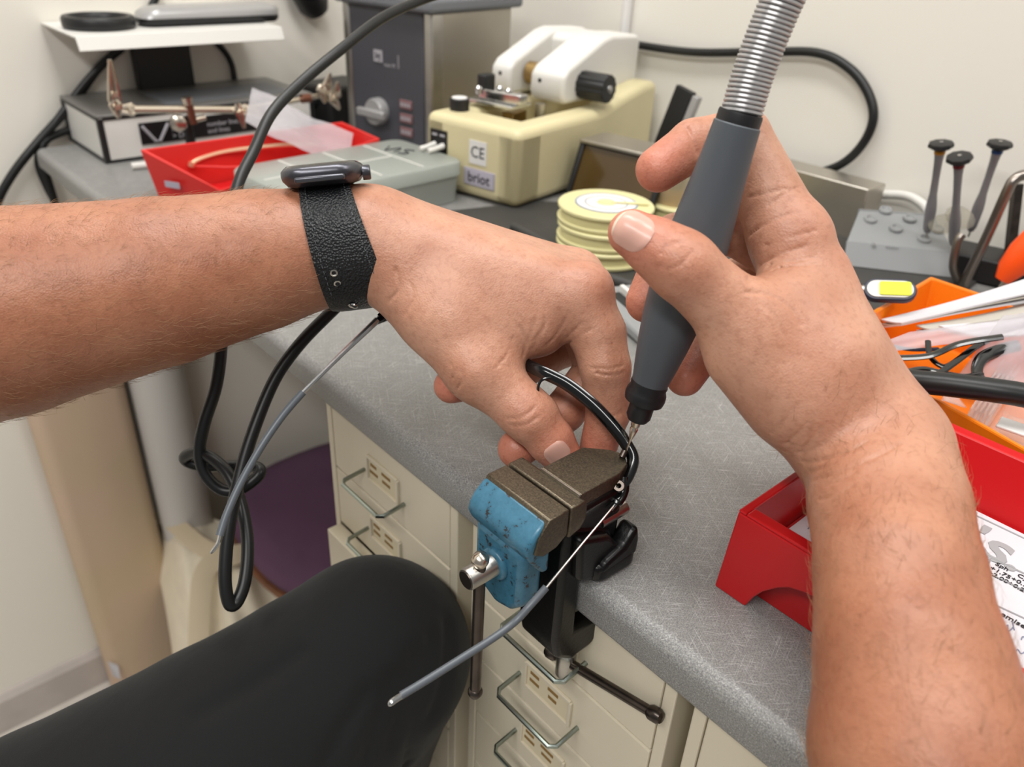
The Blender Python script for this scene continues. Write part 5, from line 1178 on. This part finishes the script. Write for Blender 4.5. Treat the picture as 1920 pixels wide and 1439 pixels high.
def limb_sdf(S):
    arm, palm, fingers, lumps = S['arm'], S['palm'], S['fingers'], S['lumps']
    def base(P):
        d = chain(P, arm, 0.003)
        for q in palm: d = smin(d, chain(P, q), 0.009)
        root = d
        out = d
        for fi, fg in enumerate(fingers):
            a = chain(P, fg[:2], 0.002)
            f = smin(root, a, 0.006 if fi else 0.009)
            rest = chain(P, fg[1:], 0.002)
            e = smin(a, rest, 0.002)
            out = smin(np.minimum(out, f), e, 0.0012)
        for q in lumps: out = smin(out, chain(P, q), 0.007)
        return out
    cr = []
    for pts, dep in S['creases']:
        w = []
        for px, py in pts:
            h = sdf_trace(base, CAM, ray(px, py), 0.2, 0.6)
            if h is not None: w.append(h)
        if len(w) > 1:
            w = spline(w, 5); cr.append((np.array(w), dep))
    def full(P):
        d = base(P)
        near = np.abs(d) < 0.006
        if near.any():
            Q = P[near]; dn = d[near]
            for w, dep in cr:
                bb = ((Q > w.min(0) - 0.004) & (Q < w.max(0) + 0.004)).all(1)
                if not bb.any(): continue
                q = Q[bb]; best = np.full(len(q), 1.0)
                for a, b in zip(w[:-1], w[1:]): best = np.minimum(best, rcone(q, a, b, 0.0, 1e-6))
                dn[bb] = smax(dn[bb], dep * 0.62 - best, 0.0009)
            d[near] = dn
        return d
    return base, full

body_V, body_F, body_red, body_pale, sdfs = [], [], [], [], []
voff = 0
for S in (LEFT, RIGHT):
    base, full = limb_sdf(S); sdfs.append(base)
    allj = [j for k in ('arm',) for j in S[k]] + [j for q in S['palm'] + S['fingers'] for j in q]
    pts = np.array([j[0] for j in allj]); rad = np.array([j[1] for j in allj])[:, None]
    V, F = polygonise(full, (pts - rad).min(0) - 0.004, (pts + rad).max(0) + 0.004, VOX)
    red = np.zeros(len(V))
    for fi, fg in enumerate(S['fingers']):
        tip = fg[-1][0]; red = np.maximum(red, 0.75 * np.exp(-(np.linalg.norm(V - tip, axis=1) / 0.017) ** 2))
        if fi > 1: red = np.maximum(red, 0.35 * np.exp(-(np.linalg.norm(V - fg[-2][0], axis=1) / 0.016) ** 2))
    for q in S['lumps']: red = np.maximum(red, 0.30 * np.exp(-(np.linalg.norm(V - q[0][0], axis=1) / 0.013) ** 2))
    wr, kn = S['arm'][-1][0], S['fingers'][1][0][0]; ax_ = kn - wr; pale = np.clip(((V - wr) @ ax_) / (ax_ @ ax_) * 1.6 + 0.55, 0, 1); body_pale.append(pale)
    body_V.append(V); body_F.append(F + voff); body_red.append(red); voff += len(V)
LV = body_V[0]; RV = body_V[1]
bv = np.concatenate(body_V) - np.array([-0.25, 0.02, -H])
me = np_mesh('body', bv, np.concatenate(body_F))
att = me.attributes.new('red', 'FLOAT', 'POINT'); att.data.foreach_set('value', np.concatenate(body_red).astype(np.float32))
att = me.attributes.new('pale', 'FLOAT', 'POINT'); att.data.foreach_set('value', np.concatenate(body_pale).astype(np.float32))
me.materials.append(MATS['skin'])
body = bpy.data.objects.new('body', me); COL.objects.link(body); body.parent = person
body['label'] = 'bare forearms and hands'

def nail(fn, px, py, along, L, Wd, label, tipf=0.16):
    c = sdf_trace(fn, CAM, ray(px, py), 0.2, 0.6); n = sdf_normal(fn, c, 1.5e-3)
    a = np.array(along, float); a = a - n * (a @ n); a /= np.linalg.norm(a); b = np.cross(n, a)
    m = MB(); t = MB(); G = []; T = []
    nu, nv = 15, 11
    O = []; ex = []
    for i in range(nu):
        u = -1 + 2 * i / (nu - 1)
        wv = Wd / 2 * (1 - abs(u) ** 4.0 * 0.42)
        for j in range(nv):
            v = -1 + 2 * j / (nv - 1)
            O.append(c + a * (u * L / 2 * (1 - 0.12 * v * v)) + b * (v * wv) + n * 0.009)
            ex.append(n * (0.00025 if u > -0.9 else 0.0) - n * 0.0005 * abs(v) ** 6)
    G = (sdf_trace_many(fn, np.array(O), -n, 0.018) + np.array(ex)).reshape(nu, nv, 3)
    k = int(nu * (1 - tipf))
    m.sheet(G[:k + 1], 0.0007); o = m.build('fingernail', 'nail', person, smooth=60, label=label)
    t.sheet(G[k:] + n * 0.00003, 0.0008); t.build('nail_tip', 'nail_tip', o, smooth=60)
thumbR = RIGHT['fingers'][0]; thumbL = LEFT['fingers'][0]
nail(sdfs[1], 1187, 431, thumbR[-1][0] - thumbR[1][0], 0.0150, 0.0138, 'wide pale thumbnail', 0.12)
nail(sdfs[0], 1046, 852, thumbL[-1][0] - thumbL[1][0], 0.0115, 0.0115, 'small pinkish thumbnail', 0.12)

# fine arm hair, too many to count
def arm_hair(V, S, sdf, count, seed):
    rnd = np.random.RandomState(seed); m = MB(); arm = S['arm']
    A = np.array([j[0] for j in arm])
    sel = V[rnd.choice(len(V), count * 6)]
    k = 0; NN = None; keep = np.linalg.norm(sel - A[-1], axis=1) < 0.26; sel = sel[keep][:count * 3]; NN = sdf_normals(sdf, sel)
    for p, n in zip(sel, NN):
        if k >= count: break
        i = int(np.argmin(np.linalg.norm(A - p, axis=1))); j = min(i + 1, len(A) - 1); i0 = max(j - 1, 0)
        if j == len(A) - 1 and np.linalg.norm(p - A[-1]) > 0.05: continue
        dist = np.linalg.norm(p - A[-1])
        if dist > 0.26: continue
        ax = A[j] - A[i0]; ax /= np.linalg.norm(ax)
        if (p - A[-1]) @ ax > -0.008: continue
        d = ax * 0.9 + rnd.normal(0, 0.45, 3); d = d - n * (d @ n); d /= np.linalg.norm(d); L = rnd.uniform(0.004, 0.010)
        lift = rnd.uniform(0.15, 0.6)
        q = [p - n * 0.0002, p + d * L * 0.4 + n * L * 0.4 * lift, p + d * L * 0.95 + n * L * (0.5 * lift)]
        m.tube(q, [0.00006, 0.00005, 0.00002], 3); k += 1
    return m
hm = arm_hair(LV, LEFT, sdfs[0], 4200, 3); hm2 = arm_hair(RV, RIGHT, sdfs[1], 2200, 4)
hm.add(hm2.v, hm2.f); ho = hm.build('arm_hair', 'hair', person); ho['kind'] = 'stuff'

# trousers: thigh, knee, shin
TJ = J((-350, 1950, .42, .088), (100, 1640, .425, .079), (420, 1446, .445, .072), (600, 1310, .462, .0635), (700, 1226, .468, .0560)); SJ = J((700, 1228, .468, .0560), (668, 1390, .53, .0520), (620, 1700, .70, .0480), (600, 2050, .95, .046))
tcre = [([(812, 1200), (800, 1290), (775, 1380), (765, 1439)], .0022), ([(842, 1170), (838, 1260), (812, 1350)], .0018), ([(780, 1230), (762, 1310), (735, 1400)], .0018), ([(740, 1270), (715, 1340), (690, 1420)], .0014), ([(690, 1300), (640, 1380), (610, 1439)], .0012), ([(370, 1340), (480, 1280), (560, 1225)], .0010)]
def trb(P): return smin(chain(P, TJ, 0.004), chain(P, SJ, 0.004), 0.012)
tcw = []
for pts, dep in tcre:
    w = [sdf_trace(trb, CAM, ray(*q), 0.2, 1.0) for q in pts]; w = [q for q in w if q is not None]
    if len(w) > 1: tcw.append((np.array(spline(w, 5)), dep))
def trf(P):
    d = trb(P)
    near = np.abs(d) < 0.012
    if near.any():
        Q = P[near]; dn = d[near]
        for w, dep in tcw:
            bb = ((Q > w.min(0) - 0.01) & (Q < w.max(0) + 0.01)).all(1)
            if not bb.any(): continue
            q = Q[bb]; best = np.full(len(q), 1.0)
            for a, b in zip(w[:-1], w[1:]): best = np.minimum(best, rcone(q, a, b, 0.0, 1e-6))
            dn[bb] = smax(dn[bb], dep - best, 0.009)
        d[near] = dn
    return d
tp = np.array([j[0] for j in TJ + SJ])
tv, tf = polygonise(trf, tp.min(0) - 0.1, tp.max(0) + 0.1, 0.0032)
tme = np_mesh('trousers', tv - np.array([-0.25, 0.02, -H]), tf); tme.materials.append(MATS['trouser_cloth'])
tro = bpy.data.objects.new('trousers', tme); COL.objects.link(tro); tro.parent = person; tro['label'] = 'black trousers over a bent knee'

# ---------------------------------------------------------------- wristwatch on the left wrist
sL = sdfs[0]
wc = U(628, 458, .3885); wax = U(700, 455, .390) - U(560, 470, .3865); wax /= np.linalg.norm(wax)
wn = np.cross(ray(640, 330), wax); wn -= wax * (wn @ wax); wn /= np.linalg.norm(wn)
if wn[2] < 0: wn = -wn
wside = np.cross(wax, wn); wside /= np.linalg.norm(wside)
if wside @ ray(630, 450) > 0: wside = -wside       # towards the camera
watch = thing('wristwatch', 'dark smartwatch with black leather strap worn on the left wrist', 'watch', wc)
def wpts(ST):
    ST = np.array(ST); D = wn * np.cos(ST[:, 1])[:, None] + wside * np.sin(ST[:, 1])[:, None]; O = wc + wax * ST[:, 0][:, None]
    lo_ = np.full(len(ST), 0.005); hi_ = np.full(len(ST), 0.06)
    for _ in range(22):
        mid = (lo_ + hi_) / 2; ins = sL(O + D * mid[:, None]) < 0
        lo_ = np.where(ins, mid, lo_); hi_ = np.where(ins, hi_, mid)
    return O + D * lo_[:, None]
def build_watch():
    n = 72; ws = np.linspace(-0.0118, 0.0118, 9)
    prof = [(s, 0.0004) for s in ws] + [(s, 0.0026 - 0.0009 * (abs(s) / 0.0118) ** 6) for s in ws[::-1]]
    ctr = wpts([(s, 2 * math.pi * i / n) for i in range(n) for s in ws]).reshape(n, 9, 3)
    vs = []; fs = []; k = len(prof)
    for i in range(n):
        th = 2 * math.pi * i / n; d = wn * math.cos(th) + wside * math.sin(th)
        base = ctr[i]; rr = np.array([(q - wc) @ d for q in base]); avg = np.median(rr) * 0.85 + rr * 0.15
        tl = th if th < math.pi else 2 * math.pi - th
        sh = 0.012 * (1 - math.cos(tl)) / 2 * 1.0           # the band slants a little towards the hand underneath
        for q, (s, off) in enumerate(prof):
            ii = q if q < 9 else 17 - q
            vs.append(wc + wax * (s + sh * (0.55 + 0.75 * (s + 0.0118) / 0.0236)) + d * (avg[ii] + off + 0.0006))
    for i in range(n):
        j = (i + 1) % n
        for q in range(k): fs.append((i*k+q, i*k+(q+1) % k, j*k+(q+1) % k, j*k+q))
    m = MB(); m.add(vs, fs); st = m.build('strap', 'strap_leather', watch, smooth=45)
    # stitching along both sides of the band
    V = np.array(vs).reshape(n, k, 3)
    stm = MB()
    for q in (10, 16):
        for i in range(4, 26):
            a, b = V[i][q], V[i+1][q]; d = wn * math.cos(2*math.pi*i/n) + wside * math.sin(2*math.pi*i/n)
            stm.tube([a * .8 + b * .2 + d * 0.0002, a * .3 + b * .7 + d * 0.0002], 0.00022, 5)
    stm.build('stitching', 'grey_plastic', st)
    # case
    top = wc + wn * (float((wpts([(0, 0)])[0] - wc) @ wn) + 0.0045)
    M = frame(top, wax, wn)
    m = MB(); R = lambda w, d, r, z: [M @ Vector((x, y, z)) for x, y in rrect(w, d, r, 6)]
    lv = [(0.026, 0.030, 0.008, -0.0050), (0.033, 0.039, 0.0095, -0.0040), (0.0375, 0.0435, 0.0105, -0.0012), (0.0385, 0.0445, 0.011, 0.0010), (0.0380, 0.0440, 0.011, 0.0032), (0.0350, 0.0410, 0.0100, 0.0048)]
    vs = []; fs = []
    for a in lv: vs += R(*a)
    c = len(R(*lv[0]))
    for i in range(len(lv) - 1):
        for q in range(c): fs.append((i*c+q, i*c+(q+1) % c, (i+1)*c+(q+1) % c, (i+1)*c+q))
    fs.append(tuple(range(c))[::-1]); fs.append(tuple(range((len(lv)-1)*c, len(lv)*c)))
    m.add(vs, fs); ca = m.build('case', 'watch_case', watch, smooth=50)
    m = MB(); lv2 = [(0.0350, 0.0410, 0.0100, 0.0047), (0.0325, 0.0385, 0.009, 0.0056), (0.028, 0.034, 0.008, 0.0059)]; vs = []; fs = []
    for a in lv2: vs += R(*a)
    for i in range(2):
        for q in range(c): fs.append((i*c+q, i*c+(q+1) % c, (i+1)*c+(q+1) % c, (i+1)*c+q))
    fs.append(tuple(range(2*c, 3*c))); m.add(vs, fs); m.build('display_glass', 'watch_glass', ca, smooth=50)
    m = MB(); m.lathe([(0.0, 0.0), (0.0036, 0.0), (0.0036, 0.0032), (0.0032, 0.0038), (0.0, 0.0038)], frame(M @ Vector((0.0190, -0.008, -0.0004)), wn, wax), 20); m.build('crown', 'watch_case', ca)
    m = MB(); m.box((0, 0, 0), (0.0012, 0.011, 0.0028)); m.v = [tuple(M @ (Vector(p) + Vector((0.0192, 0.009, 0.0)))) for p in m.v]; m.build('side_button', 'watch_case', ca, bevel=0.0005)
    sy = 1 if (np.array(M.to_3x3() @ Vector((0, 1, 0))) @ wside) > 0 else -1
    m = MB(); m.box((0, 0, 0), (0.0232, 0.006, 0.0030)); m.v = [tuple(M @ (Vector(p) + Vector((0, sy * 0.0225, -0.0012)))) for p in m.v]; m.build('lug', 'watch_case', watch, bevel=0.001)
    for px, py in ((626, 512), (633, 532), (643, 552)):
        h = sdf_trace(sL, CAM, ray(px, py), 0.2, 0.6, 0.0034)
        if h is None: continue
        nn = sdf_normal(sL, h, 1e-3); m = MB(); m.lathe([(0.0010, 0), (0.0017, 0), (0.0018, 0.0004), (0.0012, 0.0005), (0.0010, 0.0003)], axis_frame(h, nn), 16, True); m.build('eyelet', 'satin_steel', st)
    h = sdf_trace(sL, CAM, ray(662, 573), 0.2, 0.6, 0.0036)
    if h is not None:
        m = MB(); m.lathe([(0.0, 0), (0.0024, 0), (0.0024, 0.0006), (0.0012, 0.0012), (0, 0.0012)], axis_frame(h, sdf_normal(sL, h, 1e-3)), 18); m.build('stud', 'chrome', st)
build_watch()
# ---------------------------------------------------------------- lift everything from bench-top zero to the floor
for o in list(bpy.data.objects):
    if o.parent is None and o.type not in ('CAMERA', 'LIGHT'):
        o.location.z += H
